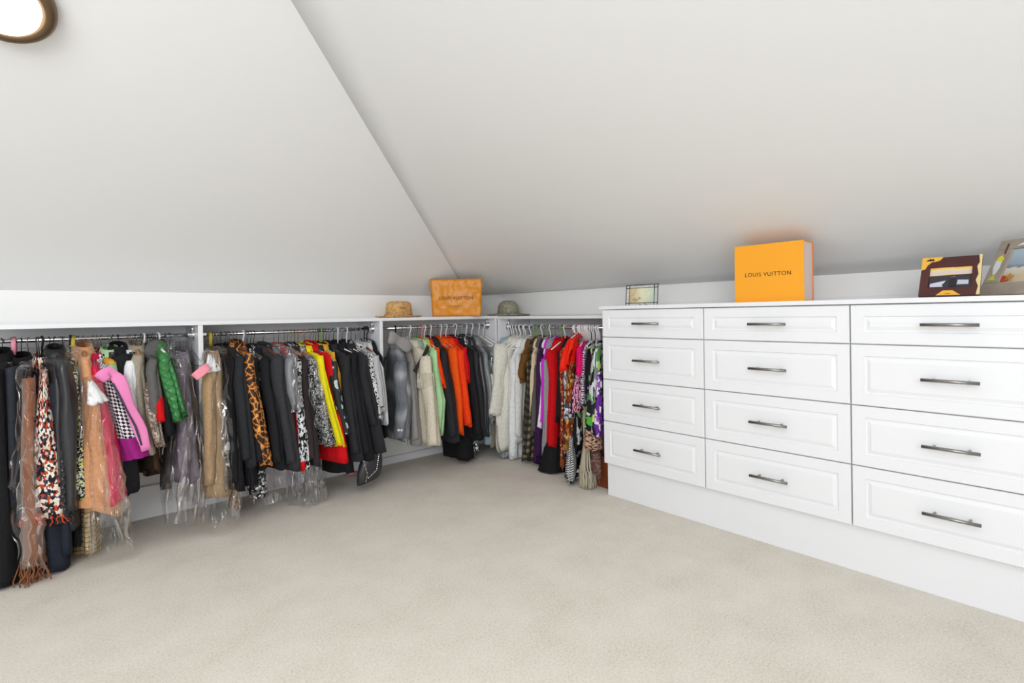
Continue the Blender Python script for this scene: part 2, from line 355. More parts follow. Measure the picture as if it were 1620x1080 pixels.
SUE = F('tan_suede', (222, 160, 112), .95, .3); TAN = F('tan_gabardine', (176, 146, 110)); KHA = F('khaki_canvas', (158, 150, 134)); BRN = F('brown_cotton', (112, 76, 38)); BEI = F('beige_cotton', (218, 196, 166)); PUR = F('deep_purple_knit', (58, 26, 70)); PUR2 = F('dusky_purple', (72, 66, 88))
MAG = F('magenta_knit', (214, 44, 214)); MAG2 = F('magenta_wool', (158, 34, 128)); PNK = F('pink_satin', (238, 138, 192), .5); HPK = F('hot_pink_cotton', (246, 8, 118)); LAV = F('lavender_grey_wool', (132, 122, 136)); LAV2 = F('blue_grey_lining', (112, 116, 128)); DGR = F('grey_hooded_cotton', (98, 96, 94)); OLV = F('olive_grey_cotton', (88, 86, 82)); SCR = F('scarlet_silk', (240, 34, 8), .55)
LEA = mat('black_leather', (40, 41, 45), .33, 0, 60, .35, .004, coat=.2); LEA2 = quilt('quilted_black_leather', (34, 34, 38), .035, .32, .5); SIL = mat('grey_satin', (128, 130, 134), .3, 0, 25, .6, .01); SEQ = cells('silver_sequins', K((0, (30, 30, 32)), (.35, (110, 110, 114)), (.7, (235, 235, 238))), 110, .25)
TWO = cells('orange_black_white_tweed', K((0, (34, 32, 40)), (.3, (240, 234, 222)), (.55, (196, 78, 44)), (.72, (70, 62, 84)), (.82, (226, 206, 180)), (.93, (150, 50, 40))), 130, .9, (1, .6, 1))
TWG = cells('green_white_tweed', K((0, (30, 32, 32)), (.3, (214, 220, 206)), (.6, (96, 104, 96)), (.85, (206, 218, 120))), 170, .9, (.5, 1, 1))
TWB = cells('black_white_tweed', K((0, (30, 30, 32)), (.45, (190, 190, 190)), (.75, (110, 110, 112))), 160, .9)
LEO = edges('amber_leopard_print', K((0, (250, 176, 92)), (.035, (206, 122, 40)), (.1, (92, 52, 22)), (.2, (38, 26, 20))), 27, .7, .012)
LEO2 = edges('tan_leopard_print', K((0, (206, 166, 140)), (.12, (196, 152, 128)), (.2, (30, 24, 24)), (.36, (40, 30, 30)), (.42, (150, 104, 84))), 60, .8, .015)
LEB = edges('black_white_leopard', K((0, (222, 222, 222)), (.1, (210, 210, 210)), (.2, (26, 26, 28))), 60, .8, .02)
DOT = edges('dots_on_black', K((0, (150, 168, 176)), (.30, (196, 208, 212)), (.33, (26, 30, 34))), 17, .6, 0, 'F1')
BAS = grid('tan_windowpane_quilting', (194, 168, 116), (52, 42, 32), .021, .14); HOU = hound('pink_white_houndstooth', (238, 232, 236), (34, 26, 34)); GRQ = quilt('green_quilted_nylon', (62, 132, 72), .036, .38)
PLD = plaid('olive_black_buffalo_check', (26, 26, 24), (62, 58, 44), (134, 122, 92), .05); FUR = cells('brown_black_fur', K((0, (22, 18, 18)), (.4, (44, 32, 26)), (.7, (104, 74, 54))), 16, 1, (1, .5, 1), 'LINEAR')
LAC = cells('taupe_lace', K((0, (112, 98, 88)), (.5, (158, 142, 128)), (.8, (186, 172, 158))), 110, .9); PIN = waves('fine_black_white_check', K((0, (60, 60, 64)), (.4, (206, 206, 210))), 130, 1, 'X'); STR = waves('white_with_grey_stripes', K((0, (130, 130, 136)), (.35, (222, 222, 226))), 60, 0, 'X')
FLB = cells('black_white_floral', K((0, (24, 24, 26)), (.5, (226, 226, 230))), 105, .7, (1, .7, 1)); ZEB = waves('pink_black_zebra', K((0, (240, 150, 190)), (.45, (244, 170, 204)), (.5, (28, 18, 24))), 16, 9, 'X', .6, 2); ZIG = waves('black_white_zigzag', K((0, (24, 24, 26)), (.48, (28, 28, 30)), (.52, (232, 232, 236))), 22, 6, 'Y', .7, 3)
PAI = cells('gold_brown_paisley', K((0, (92, 48, 26)), (.3, (168, 110, 44)), (.55, (146, 40, 32)), (.7, (96, 74, 40)), (.85, (206, 166, 92))), 75, .8, (1, .6, 1)); PAR = cells('rust_red_paisley', K((0, (142, 40, 30)), (.4, (176, 96, 52)), (.7, (96, 34, 36)), (.88, (214, 176, 130))), 90, .8)
FLG = cells('green_white_floral_on_black', K((0, (28, 28, 30)), (.42, (206, 208, 212)), (.66, (120, 126, 134)), (.8, (84, 168, 66)), (.93, (190, 222, 110))), 34, .6, (1, .7, 1)); FLP = cells('purple_floral', K((0, (228, 224, 234)), (.3, (104, 40, 150)), (.7, (160, 70, 190)), (.88, (40, 30, 50))), 36, .6)
BWS = cells('black_white_bandana', K((0, (24, 24, 26)), (.6, (30, 30, 32)), (.66, (206, 206, 206))), 60, .8); BWD = waves('black_white_diagonal', K((0, (30, 30, 32)), (.45, (40, 40, 42)), (.55, (214, 214, 214))), 45, 2, 'DIAGONAL'); GWS = cells('grey_white_print', K((0, (70, 72, 80)), (.35, (170, 172, 182)), (.65, (226, 228, 236))), 50, .8)
CRF = knit('cream_boucle', (214, 204, 178), 60); BRF = cells('brown_grey_boucle', K((0, (92, 66, 60)), (.4, (140, 106, 96)), (.75, (104, 84, 80))), 120, .95); RIB = knit('grey_rib_knit', (172, 168, 166), 70); DEN = denim('washed_grey_denim'); CKN = F('cream_jersey', (216, 208, 188))
TRM = waves('dark_striped_trim', K((0, (30, 30, 34)), (.6, (44, 44, 48)), (.75, (226, 220, 210))), 30, 0, 'X')

# ------------------------------------------------------------------ garments
EE = {'L': Vector((1, 0, 0)), 'R': Vector((0, -1, 0))}; NN = {'L': Vector((0, -1, 0)), 'R': Vector((-1, 0, 0))}
RZ = {'L': RZL, 'R': RZR}
def w3(run, s, d, z): return (Vector((s, -d, z)) if run == 'L' else Vector((-d, -s, z)))
def rodpos(run, px):
    ax = 1 if run == 'L' else 0; p = hit(px, 520, ax, -RD); return p.x if run == 'L' else -p.y
def solve(run, sh_, px, py, dmin=.40, dmax=.56, dfix=None):
    """point of the front edge: in the hanging plane of the hook where it can be, kept between two distances from the wall"""
    pl = 0 if run == 'L' else 1; dn = 1 - pl
    if dfix is None:
        q = hit(px, py, pl, sh_ if run == 'L' else -sh_); d = -q[dn]
        if run == 'L' and abs(px-60) < 95: d = .47
        if (q-CAM).dot(_F) < 0: d = .47
        d = max(dmin, min(dmax, d))
    else: d = dfix
    q = hit(px, py, dn, -d); return ((q.x if run == 'L' else -q.y), d, max(q.z, .012))
def se(c, p): return math.copysign(abs(c)**p, c)
def lerpk(keys, z):
    if z >= keys[0][0]: return keys[0][1:]
    for a, b_ in zip(keys, keys[1:]):
        if z >= b_[0]:
            t = (a[0]-z)/max(1e-6, a[0]-b_[0]); return tuple(x+(y-x)*t for x, y in zip(a[1:], b_[1:]))
    return keys[-1][1:]
def loft(name, rings, m, root, org, cap=True, off=0):
    """rings: list of closed loops of world points -> smooth uv-mapped tube"""
    n_ = len(rings[0]); b_ = MB(); V = [[p-org for p in r_] for r_ in rings]; b_.rings(V, True, cap, cap)
    us = [0]
    mid = V[len(V)*2//3]
    for k in range(n_): us.append(us[-1]+(mid[(k+1) % n_]-mid[k]).length)
    vs = [0]
    for a in range(len(V)-1): vs.append(vs[-1]-max(.001, sum((V[a+1][k]-V[a][k]).length for k in (0, n_//4, n_//2))/3))
    for a in range(len(V)-1):
        for k in range(n_): b_.uv.append([(us[k]+off, vs[a]), (us[k+1]+off, vs[a]), (us[k+1]+off, vs[a+1]), (us[k]+off, vs[a+1])])
    if cap: b_.uv.append([(0, 0)]*n_); b_.uv.append([(0, 0)]*n_)
    return b_.build(name, m, root, smooth=True)
class G: pass
def garment(name, cat, run, hx, pts, T, m, label, cover=None, sleeve=True, collar=True, top='shoulder', half=None, dmin=.40, dmax=.56, dfix=None,
            fold=.5, hanger='wire', sm=None, sr=.042, z0=None, hem=None, group=None, seed=None, slen=.93, parts=None, hl=None, crumple=0, blunt=.75, backcut=0, ns=28, hcol=None, cm=None):
    g = G(); sd = seed if seed is not None else hx*.37; rnd = random.Random(int(hx*10)+17*len(pts)+len(label)); g.rnd = rnd
    s0 = rodpos(run, hx); zr = RZ[run]
    DF = dfix if isinstance(dfix, list) else [dfix]*len(pts); HF = half if isinstance(half, list) else [half]*len(pts)
    pp = [solve(run, s0, x, y, dmin, dmax, DF[i]) for i, (x, y) in enumerate(pts)]; TL = T if len(T) > 2 else None; T = T[:2] if not TL else (TL[0], TL[-1])
    side = -1 if (run == 'L' and s0 > CAM.x+.03) or run == 'R' and False else 1
    if run == 'R': side = 1
    H = w3(run, s0, RD, zr)
    zt = zr-.1 if z0 is None else z0; L_ = zt-pp[-1][2]; zt = max(zt, min(zr-.06, pp[0][2]+.035)) if z0 is None else zt
    # keys: z, s_front, d_front, s_back, d_back, T
    ks = []
    T0_, T1_ = T
    def mirror(s, d):
        hb = (d-RD)
        if half: return s-(s-s0)*min(1, half*2/max(.05, d-RD)), d-2*half
        return 2*s0-s, max(.03, RD-hb)
    zs = pp[0][2]
    if top == 'shoulder':
        zt = max(zt, zs+.03)
        ks.append((zt, s0+(pp[0][0]-s0)*.25, RD+.055, s0-(pp[0][0]-s0)*.25, RD-.055, T0_*.55+.008))
        ks.append((zt-.012, s0+(pp[0][0]-s0)*.35, RD+.075, s0-(pp[0][0]-s0)*.35, RD-.075, T0_*.7+.01))
        ks.append(((zt*.4+zs*.6), s0+(pp[0][0]-s0)*.8, RD+(pp[0][1]-RD)*.78, s0-(pp[0][0]-s0)*.8, max(.04, RD-(pp[0][1]-RD)*.78), T0_*.9+.006))
    elif top == 'flat':
        zt = zs+.01
    tot = zs-pp[-1][2]
    for i, (s, d, z) in enumerate(pp):
        t = (zs-z)/max(.01, tot); half = HF[i]; sb, db = mirror(s, d)
        ks.append((z, s, d, sb, db, TL[i] if TL else T0_+(T1_-T0_)*t))
    ks.sort(key=lambda k: -k[0])
    zb = ks[-1][0]; nl = max(14, int((ks[0][0]-zb)/.032)); e, nv_ = EE[run], NN[run]
    R = []
    f1, f2 = rnd.uniform(3, 5), rnd.uniform(6, 9); ph = rnd.uniform(0, 6)
    zlist = sorted(set([k[0] for k in ks[:4]]+[ks[0][0]+(zb-ks[0][0])*(i/nl) for i in range(nl+1)]), reverse=True)
    for z in zlist:
        sf, df, sb, db, TT = lerpk(ks, z); c = Vector(((sf+sb)/2, (df+db)/2)); a = Vector(((sf-sb)/2, (df-db)/2)); al = a.length or 1e-4
        pr = Vector((-a.y, a.x))/al; t = (ks[0][0]-z)/max(.01, ks[0][0]-zb); ring = []
        for k in range(ns):
            th = 2*pi*k/ns; ca, sa = se(cos(th), blunt), se(sin(th), blunt)
            q = c + a*ca + pr*(TT*sa)
            w_ = fold*min(1, t*2.2)*(.5+.5*t)
            q += pr*w_*(.011*sin(f1*th*1.3+ph+z*2.5)*abs(cos(th))**.3+.007*sin(f2*th+ph*2-z*4))*min(1.5, TT/.03) + a/al*w_*.006*sin(f2*th+ph+z*7)
            n1 = noise.noise(Vector((q.x*9+sd, q.y*9, z*(5 if not crumple else 14))))
            q += pr*(.010*n1*(fold+crumple*.6)) + a/al*(.008*noise.noise(Vector((q.x*12, z*13, sd)))*(fold+crumple*.8))*min(1, t*3+crumple)
            dd = max(.006, q.y) if True else q.y
            zz = z
            if z == zlist[-1]: zz = z+.012*sin(th*3+ph)*fold + (.01*noise.noise(Vector((th*3, sd, 1)))) 
            if hem and z == zlist[-1]: zz += hem*sa
            ring.append(w3(run, q.x, dd, max(.008, zz)))
        R.append(ring)
    root = empty(name, H); g.root, g.H, g.run, g.ks, g.R, g.side, g.s0, g.pp = root, H, run, ks, R, side, s0, pp
    g.body = loft('body', R, m, root, H, cap=not crumple)
    if hem is None and parts is None: pass
    if sleeve and top == 'shoulder':
        for bk in (0, 1):
            rr = []; zc = zs-(zs-zb)*slen; npt = 16
            for i in range(npt+1):
                t = i/npt; z = zs+.012-(zs+.012-zc)*t; k_ = lerpk(ks, min(z, zs)); sf, df, sb, db, TT = k_
                rad = (sr*(1-.22*t))*(.72 if i == 0 else 1)
                if bk: s_, d_ = sb, db+rad*.4
                else: s_, d_ = sf, df-rad*.55
                s_ += side*(TT*.45+.012)*min(1, .3+t*3); d_ += .008*sin(t*4+ph)
                ring = []
                for k in range(14):
                    th = 2*pi*k/14; w_ = 1+.13*sin(3*th+t*7+ph)*fold+.12*noise.noise(Vector((th, t*9, sd)))
                    ring.append(w3(run, s_+.036/.042*rad*.72*sin(th)*w_, max(.012, d_+rad*cos(th)*w_), z+(.012*cos(th) if i == npt else 0)))
                rr.append(ring)
            if not bk: g.srings = rr
            o = loft('sleeve', rr, sm or m, root, H, off=.3)
            if not bk: g.sleeve = o
    if collar and top == 'shoulder':
        s_n = s0; zc = ks[0][0]; rr = []
        for (dz, gu, gw, o_) in ((-.02, .075, .03, 0), (.012, .062, .027, 0), (.028, .058, .026, 0), (.03, .07, .032, 0), (.0, .088, .042, 0), (-.028, .095, .044, .0)):
            rr.append([w3(run, s_n+gw*sin(2*pi*k/20)+(ks[0][1]-s0)*cos(2*pi*k/20)*1.2, RD+gu*cos(2*pi*k/20)+.01, zc+dz-.012*cos(2*pi*k/20)) for k in range(20)])
        loft('collar', rr, cm or m, root, H, cap=False)
    tag(root, label, cat, group)
    if hanger: hang(run, s0, pp[0], zt, hanger, cat, label, hcol, ks)
    return g
HN = {}
def hanger_proto(kind):
    if kind in HN: return None
    return True
HLAB = {'wire': ('thin steel wire hanger', 'wire'), 'dark': ('dark wire hanger', 'darkwire'), 'white': ('white plastic hanger', 'pwhite'), 'black': ('black plastic hanger', 'pblack'), 'green': ('green plastic hanger', 'pgreen'), 'pink': ('pink plastic hanger', 'ppink'), 'wood': ('wooden hanger with steel hook', 'wood'), 'dwood': ('dark wooden hanger with steel hook', 'dwood'), 'clip': ('steel clip hanger', 'wire')}
HCOUNT = [0]
def hang(run, s0, sp, zt, kind, cat, label, hcol=None, ks=None, solo=None):
    HCOUNT[0] += 1; rnd = random.Random(HCOUNT[0]); zr = RZ[run]; H = w3(run, s0, RD, zr)
    lab, mk = HLAB[kind]; rootm = empty('clothes_hanger', H, (0, 0, 0)); thick = .0016 if mk in ('wire', 'darkwire') and kind in ('wire', 'dark', 'clip') else .0042
    hm = 'wire' if kind in ('wood', 'dwood', 'clip') else mk; ht = thick if kind not in ('wood', 'dwood') else .0017
    R0 = .0095+ht+.003; a0 = rnd.uniform(-.25, .25); P = []
    tw = rnd.uniform(-.35, .35)
    def pt(u, w_, z): return w3(run, s0+w_, RD+u, zr+z)-H
    for i in range(13):
        a = -2.4+ i*(4.0)/12
        u = R0*sin(a+.35); z = R0*cos(a+.35); P.append(pt(u*cos(tw), u*sin(tw), z-.001))
    zn = zt-zr+.005
    P = P[:]; P.append(pt(R0*.75*cos(tw), R0*.75*sin(tw), -.018)); P.append(pt(.002, .0, -.034)); P.append(pt(0, 0, zn))
    MB().tube(P, ht, 8).build('hook', MT[hm], rootm, smooth=True)
    du = (sp[1]-RD)*.8; ds = (sp[0]-s0)*.8; zd = min(-.03, sp[2]-zt)*.8
    if kind in ('wood', 'dwood'):
        Q = [pt(du*t*1.0, ds*t, zn-.004+zd*abs(t)**1.6) for t in [x/8 for x in range(-8, 9)]]
        rd = [.006+.007*(1-abs(x)/8) for x in range(-8, 9)]; MB().tube(Q, rd, 10).build('shoulder_bar', MT[mk], rootm, smooth=True)
    elif kind == 'clip':
        MB().tube([pt(-.16, 0, zn), pt(.16, 0, zn)], .0022, 8).build('bar', MT['wire'], rootm, smooth=True)
        for s_ in (-.13, .13): o = MB().box(-.011, .011, -.008, .008, -.028, .01).build('clip', MT['pblack'] if rnd.random() < .5 else MT['wire'], rootm, loc=pt(s_, 0, zn-.005), bevel=.002)
    else:
        z1 = zn+zd
        MB().tube([pt(0, 0, zn), pt(.03, ds*.1, zn-.006), pt(du, ds, z1), pt(du*.97, ds, z1-.012), pt(-du*.97, -ds, z1-.012), pt(-du, -ds, z1), pt(-.03, -ds*.1, zn-.006), pt(0, 0, zn)], thick, 8).build('shoulder_bar', MT[mk], rootm, smooth=True)
    if solo: tag(rootm, solo, 'hanger')
    else:
        rootm['group'] = 'clothes hangers on the closet rods'
        w_ = label.replace(' with ', ' ').split(); tag(rootm, (lab+' holding the '+' '.join(label.split()))[:400], 'hanger')
        L_ = rootm['label'].split()
        if len(L_) > 16:
            L_ = L_[:16]
            while L_[-1] in ('the', 'a', 'with', 'and', 'in', 'of', 'beside', 'on', 'at', 'its', 'under', 'behind', 'between', 'to', 'left', 'right', 'by', 'over', 'from'): L_.pop()
        rootm['label'] = ' '.join(L_)
    return rootm
def cover(run, hx, pts, T, label, m='film', z0=None, half=None, dmin=.40, dmax=.62, dfix=None, crumple=1, top='shoulder', seed=1):
    g = garment('garment_bag', 'garment bag', run, hx, pts, T, MT[m], label, sleeve=False, collar=False, crumple=crumple, fold=1.2, hanger=None, z0=z0, half=half, dmin=dmin, dmax=dmax, dfix=dfix, top=top, blunt=.9, ns=44, seed=seed)
    # one sheet of film: the loft carries everything
    o = g.body; g.root.name; o.name = 'film'; return g
def fringe(g, m, n_=22, ln=.05, name='fringe', r=.0022, wob=.012, spread=1.0):
    """a fringe of loose strands under the hem: uncountable"""
    b_ = MB(); R_ = g.R[-1]; rnd = g.rnd; N_ = len(R_)
    for i in range(n_):
        t = rnd.random()*N_; k = int(t); p = R_[k].lerp(R_[(k+1) % N_], t-k); q = p.copy(); P = [p-g.H+Vector((0, 0, .01))]
        dx = Vector((rnd.uniform(-1, 1), rnd.uniform(-1, 1), 0))*wob*spread
        for j in range(1, 5): P.append(Vector((p.x, p.y, max(.006, p.z-ln*j/4*rnd.uniform(.9, 1.05))))-g.H+dx*(j/4)+Vector((rnd.uniform(-1, 1), rnd.uniform(-1, 1), 0))*wob*.25)
        b_.tube(P, r, 4)
    o = b_.build(name, m, g.root, smooth=True); o['kind'] = 'stuff'; return o
def band(g, name, m, f0, f1, grow=.004, label=None, loc=None):
    """a strip of another cloth round the body between two fractions of its length"""
    R_ = g.R; a, b_ = int(f0*(len(R_)-1)), max(int(f0*(len(R_)-1))+1, int(round(f1*(len(R_)-1)))); rr = []
    for r_ in R_[a:b_+1]:
        c = sum(r_, Vector())/len(r_); rr.append([p+(p-c).normalized()*grow for p in r_])
    o = loft(name, rr, m, g.root, g.H, cap=False)
    if label: o['label'] = label
    return o
def buttons(g, n_, m, z0, z1, r=.008, out=.004, u=.86):
    """round buttons down the camera side near the front edge"""
    for i in range(n_):
        z = z0+(z1-z0)*i/max(1, n_-1); sf, df, sb, db, TT = lerpk(g.ks, z); s_ = sb+(sf-sb)*u; d_ = db+(df-db)*u
        p = w3(g.run, s_+g.side*(TT+out+.004), d_, z)-g.H; e = EE[g.run]*g.side
        MB().tube([p-e*.006, p+e*.003], r, 12).build('button', m, g.root)
# ---- bay 1 (leftmost)
L, Rr = 'L', 'R'
garment('long_coat', 'coat', L, 2, [(-6, 585), (2, 760), (10, 936)], (.03, .06), BK2, 'long black coat at the far left reaching the carpet', dfix=.52, hanger='dark', sleeve=False)
g = garment('trousers', 'trousers', L, 16, [(17, 583), (19, 700), (20, 806)], (.032, .036), SLT, 'slate grey trousers clipped beside the pink ribbon', top='flat', dfix=.5, hanger='clip', fold=.3, sleeve=False)
g = garment('long_coat', 'coat', L, 33, [(34, 590), (40, 760), (42, 900)], (.032, .045), BK, 'black belted coat behind the slate trousers', dfix=.46, hanger='dark')
part_b = band(g, 'belt', F('black_belt_cloth', (50, 50, 54)), .66, .7, .008)
g = garment('suede_skirt', 'skirt', L, 44, [(44, 600), (47, 650), (46, 760), (53, 884)], (.02, .034), F('brown_suede', (150, 96, 64), .95, .3), 'brown suede skirt with long fringe inside twisted plastic', top='flat', dfix=.53, hanger='wood', sleeve=False, half=.12)
fringe(g, F('brown_suede_strands', (146, 94, 62), .9), 60, .1, r=.003, wob=.035)
cover(L, 40, [(37, 585), (40, 640), (46, 700), (38, 760), (54, 900)], (.02, .045), 'twisted clear plastic bag around the fringed suede skirt', dfix=.57, half=.1, seed=3)
g = garment('tweed_coat', 'coat', L, 66, [(70, 590), (70, 660), (72, 740), (73, 820)], (.012, .082), TWO, 'orange, black and white tweed coat with frayed hem', dfix=.53, half=.14, hanger='black', sleeve=False)
fringe(g, TWO, 70, .03, r=.0025, wob=.02)
garment('long_coat', 'coat', L, 77, [(78, 610), (84, 760), (88, 912)], (.035, .055), NV, 'long navy coat hanging below the orange tweed', dfix=.49, half=.16, hanger='dark')
g = garment('leather_jacket', 'jacket', L, 86, [(92, 575), (93, 700), (97, 832)], (.04, .04), LEA, 'glossy black leather jacket with rolled collar', dfix=.52, hanger='dark', sr=.05, fold=.8)
g = garment('quilted_jacket', 'jacket', L, 94, [(104, 590), (112, 720), (116, 838)], (.028, .034), LEA2, 'black leather jacket with diamond quilted sleeve', dfix=.5, hanger='wire', sr=.045, sm=LEA2)
garment('dress', 'dress', L, 101, [(112, 590), (118, 720), (124, 866)], (.02, .03), BK2, 'long black dress with a small pale zip pull', dfix=.44, hanger='wire', sleeve=False)
g = garment('tweed_jacket', 'jacket', L, 111, [(117, 592), (122, 640), (126, 720), (130, 790)], (.02, .024), TWG, 'green, white and black tweed jacket with corded trim', dfix=.49, hanger='black', sr=.036)
g = garment('quilted_coat', 'coat', L, 121, [(130, 590), (137, 720), (146, 876)], (.016, .052), BAS, 'tan coat with black windowpane stitching under the suede', dfix=.44, hanger='wire', sleeve=False)
cover(L, 116, [(122, 560), (128, 620), (132, 700)], (.03, .03), 'creased clear plastic bag with mustard ribbon over the green tweed', dfix=.5, half=.12, seed=5)
g = garment('suede_coat', 'coat', L, 131, [(136, 570), (148, 640), (156, 720), (163, 812)], (.02, .088), SUE, 'tan suede coat with slanting hem in plastic', dfix=.5, half=.14, hanger='wood', sleeve=False, fold=.35, hem=.05)
c1 = cover(L, 140, [(150, 600), (160, 660), (172, 740), (186, 880)], (.04, .085), 'clear plastic bag trailing on the carpet under the suede', dfix=.55, half=.13, seed=7)
# crumpled white paper shoulder guard of that bag
def paper(g, x, y, d, w_, h, m, name, rot=0, label=None):
    p = hit(x, y, 1, -d) if g.run == 'L' else hit(x, y, 0, -d); rr = MB(); nx, nz = 8, 8; e = EE[g.run]; V = []
    for j in range(nz+1):
        V.append([Vector(e*((i/nx-.5)*w_*(.2+.8*j/nz)))+Vector((0, 0, (.5-j/nz)*h))+NN[g.run]*(.03*noise.noise(Vector((i*.9, j*.9, x)))+.02*sin(i/nx*pi)) for i in range(nx+1)])
    if rot:
        for r_ in V:
            for q in r_: q.rotate(Matrix.Rotation(rot, 3, NN[g.run]))
    rr.rings([[p-g.H+q for q in r_] for r_ in V], close=False); o = rr.build(name, m, g.root, smooth=True)
    s_ = o.modifiers.new('t', 'SOLIDIFY'); s_.thickness = .001
    if label: o['label'] = label
    return o
paper(c1, 149, 620, .58, .075, .1, MT['paperwhite'], 'paper_guard', .25)
g = garment('satin_dress', 'dress', L, 147, [(150, 582), (163, 640), (178, 710), (186, 796)], (.018, .028), CRIM, 'crimson satin dress wrapped in clear plastic', dfix=.5, half=.12, hanger='wire', sleeve=False, fold=1)
cover(L, 150, [(156, 600), (170, 660), (184, 730), (190, 810)], (.03, .032), 'clear plastic bag clinging to the crimson satin dress', dfix=.53, half=.12, seed=9)
g = garment('camisole', 'top', L, 153, [(148, 590), (152, 640)], (.02, .024), RED, 'small red strappy top beside the crimson dress', dfix=.5, half=.06, hanger='clip', sleeve=False)
g = garment('houndstooth_jacket', 'jacket', L, 160, [(166, 582), (184, 630), (206, 680), (226, 724)], (.024, .06), HOU, 'pink and white houndstooth jacket with magenta hem', dfix=.5, half=.15, hanger='wire', sleeve=False, fold=.5, hem=-.01)
band(g, 'hem_band', MAG2, .83, 1.0, .005, 'magenta hem band')
def ribbon(g, pts, w_, d, m, name, label=None, thick=.004):
    """a flat band of cloth laid over the front of the garment along a path"""
    P = [(hit(x, y, 1, -d) if g.run == 'L' else hit(x, y, 0, -d)) for x, y in pts]; R_ = []
    S = []
    for a, b_ in zip(P, P[1:]):
        for k in range(4): S.append(a.lerp(b_, k/4))
    S.append(P[-1]); nn = NN[g.run]
    for i, p in enumerate(S):
        dr = (S[min(i+1, len(S)-1)]-S[max(0, i-1)]).normalized(); sd = dr.cross(nn).normalized()
        ww = w_*(1+.15*sin(i*.9)); R_.append([p-g.H+sd*(ww*cos(2*pi*k/12))+nn*(thick*sin(2*pi*k/12)+.006*sin(i*.8)) for k in range(12)])
    b_ = MB().rings(R_, True, True, True); o = b_.build(name, m, g.root, smooth=True)
    if label: o['label'] = label
    return o
ribbon(g, [(156, 600), (172, 586), (188, 600), (204, 640), (222, 680), (232, 712)], .022, .54, PNK, 'lapel', 'pink satin lapel')
ribbon(g, [(178, 606), (196, 640), (214, 674), (224, 704)], .004, .548, PUR2, 'lapel_piping', 'dark purple piping')
g = garment('blouse', 'blouse', L, 172, [(176, 575), (184, 625)], (.02, .022), GRN, 'small green and yellow satin blouse beside the black knit', dfix=.47, half=.08, hanger='clip', sleeve=False)
band(g, 'yoke', MUS, 0, .35, .004, 'golden yoke')
garment('knit_dress', 'dress', L, 186, [(197, 568), (199, 680), (201, 782)], (.044, .05), BK, 'plain black knit dress beside the white lace shirt', dfix=.46, half=.13, hanger='dark', sleeve=False, fold=.7)
garment('lace_shirt', 'shirt', L, 203, [(209, 575), (220, 640), (230, 700)], (.016, .022), WHT, 'narrow white lace shirt next to the khaki jacket', dfix=.49, hanger='clip', sr=.03)
garment('utility_jacket', 'jacket', L, 214, [(222, 566), (232, 640), (241, 718)], (.022, .03), KHA, 'khaki utility jacket with a cargo pocket', dfix=.48, hanger='wood', sr=.04)
garment('fur_vest', 'vest', L, 223, [(232, 600), (238, 690), (244, 750)], (.02, .045), FUR, 'brown and black shaggy vest low behind the khaki jacket', dfix=.36, half=.1, hanger='dark', sleeve=False, crumple=0)
garment('lace_jacket', 'jacket', L, 227, [(234, 588), (249, 650), (262, 708)], (.014, .018), LAC, 'taupe lace jacket with long thin sleeve', hanger='white', sr=.03)
g = garment('hooded_jacket', 'jacket', L, 233, [(246, 572), (254, 620), (256, 664)], (.02, .026), DGR, 'grey hooded jacket with a small white emblem', hanger='dark', sr=.036, dmin=.38)
R_ = []
for i in range(9):
    t = i/8; c_ = w3(L, g.s0+.03, RD+.05+.10*t, RZL-.06-.10*t); rad = .03+.045*sin(pi*min(1, t*1.1+.1))
    R_.append([c_+Vector((cos(2*pi*k/16)*rad*.8, sin(2*pi*k/16)*rad*.35, sin(2*pi*k/16)*rad)) for k in range(16)])
loft('hood', R_, DGR, g.root, g.H, cap=True)
pe = hit(249, 597, 1, -.46)-g.H; b_ = MB()
for k in (-1, 1): b_.tube([pe+Vector((k*.006-.006, -.004, .014)), pe+Vector((k*.006+.004, -.006, .0)), pe+Vector((k*.006+.010, -.004, -.012))], .0016, 5)
b_.build('emblem', MT['paperwhite'], g.root)
g = garment('sports_jacket', 'jacket', L, 241, [(254, 580), (262, 640), (270, 688)], (.02, .03), BK2, 'black sports jacket with a bright red sleeve', hanger='dark', sm=RED, sr=.032, slen=.8, dmin=.36)
g.sleeve['label'] = 'bright red sleeve'
garment('quilted_jacket', 'jacket', L, 250, [(264, 562), (282, 620), (292, 664)], (.026, .03), GRQ, 'bright green quilted puffer jacket', hanger='white', sr=.042, slen=1.02, sm=GRQ, fold=.8)
garment('trousers', 'trousers', L, 262, [(262, 600), (266, 700), (262, 775)], (.02, .022), OLV, 'olive grey trousers low behind the green puffer', top='flat', dfix=.3, half=.09, hanger='clip', sleeve=False)
g = garment('wool_coat', 'coat', L, 284, [(292, 598), (300, 680), (306, 762)], (.032, .04), LAV, 'lavender grey coat with scalloped hem in plastic', hanger='wire', sr=.045, dmin=.42, hem=-.03)
band(g, 'lining', LAV2, .9, 1, -.01)
cover(L, 280, [(288, 570), (300, 660), (300, 740), (292, 828)], (.04, .07), 'clear plastic bag over the lavender coat, open at the bottom', dfix=.53, half=.2, seed=11)
cover(L, 268, [(272, 548), (285, 580), (288, 640)], (.02, .03), 'small crinkled plastic bag between green puffer and lavender coat', m='filmd', dfix=.38, half=.09, seed=12)
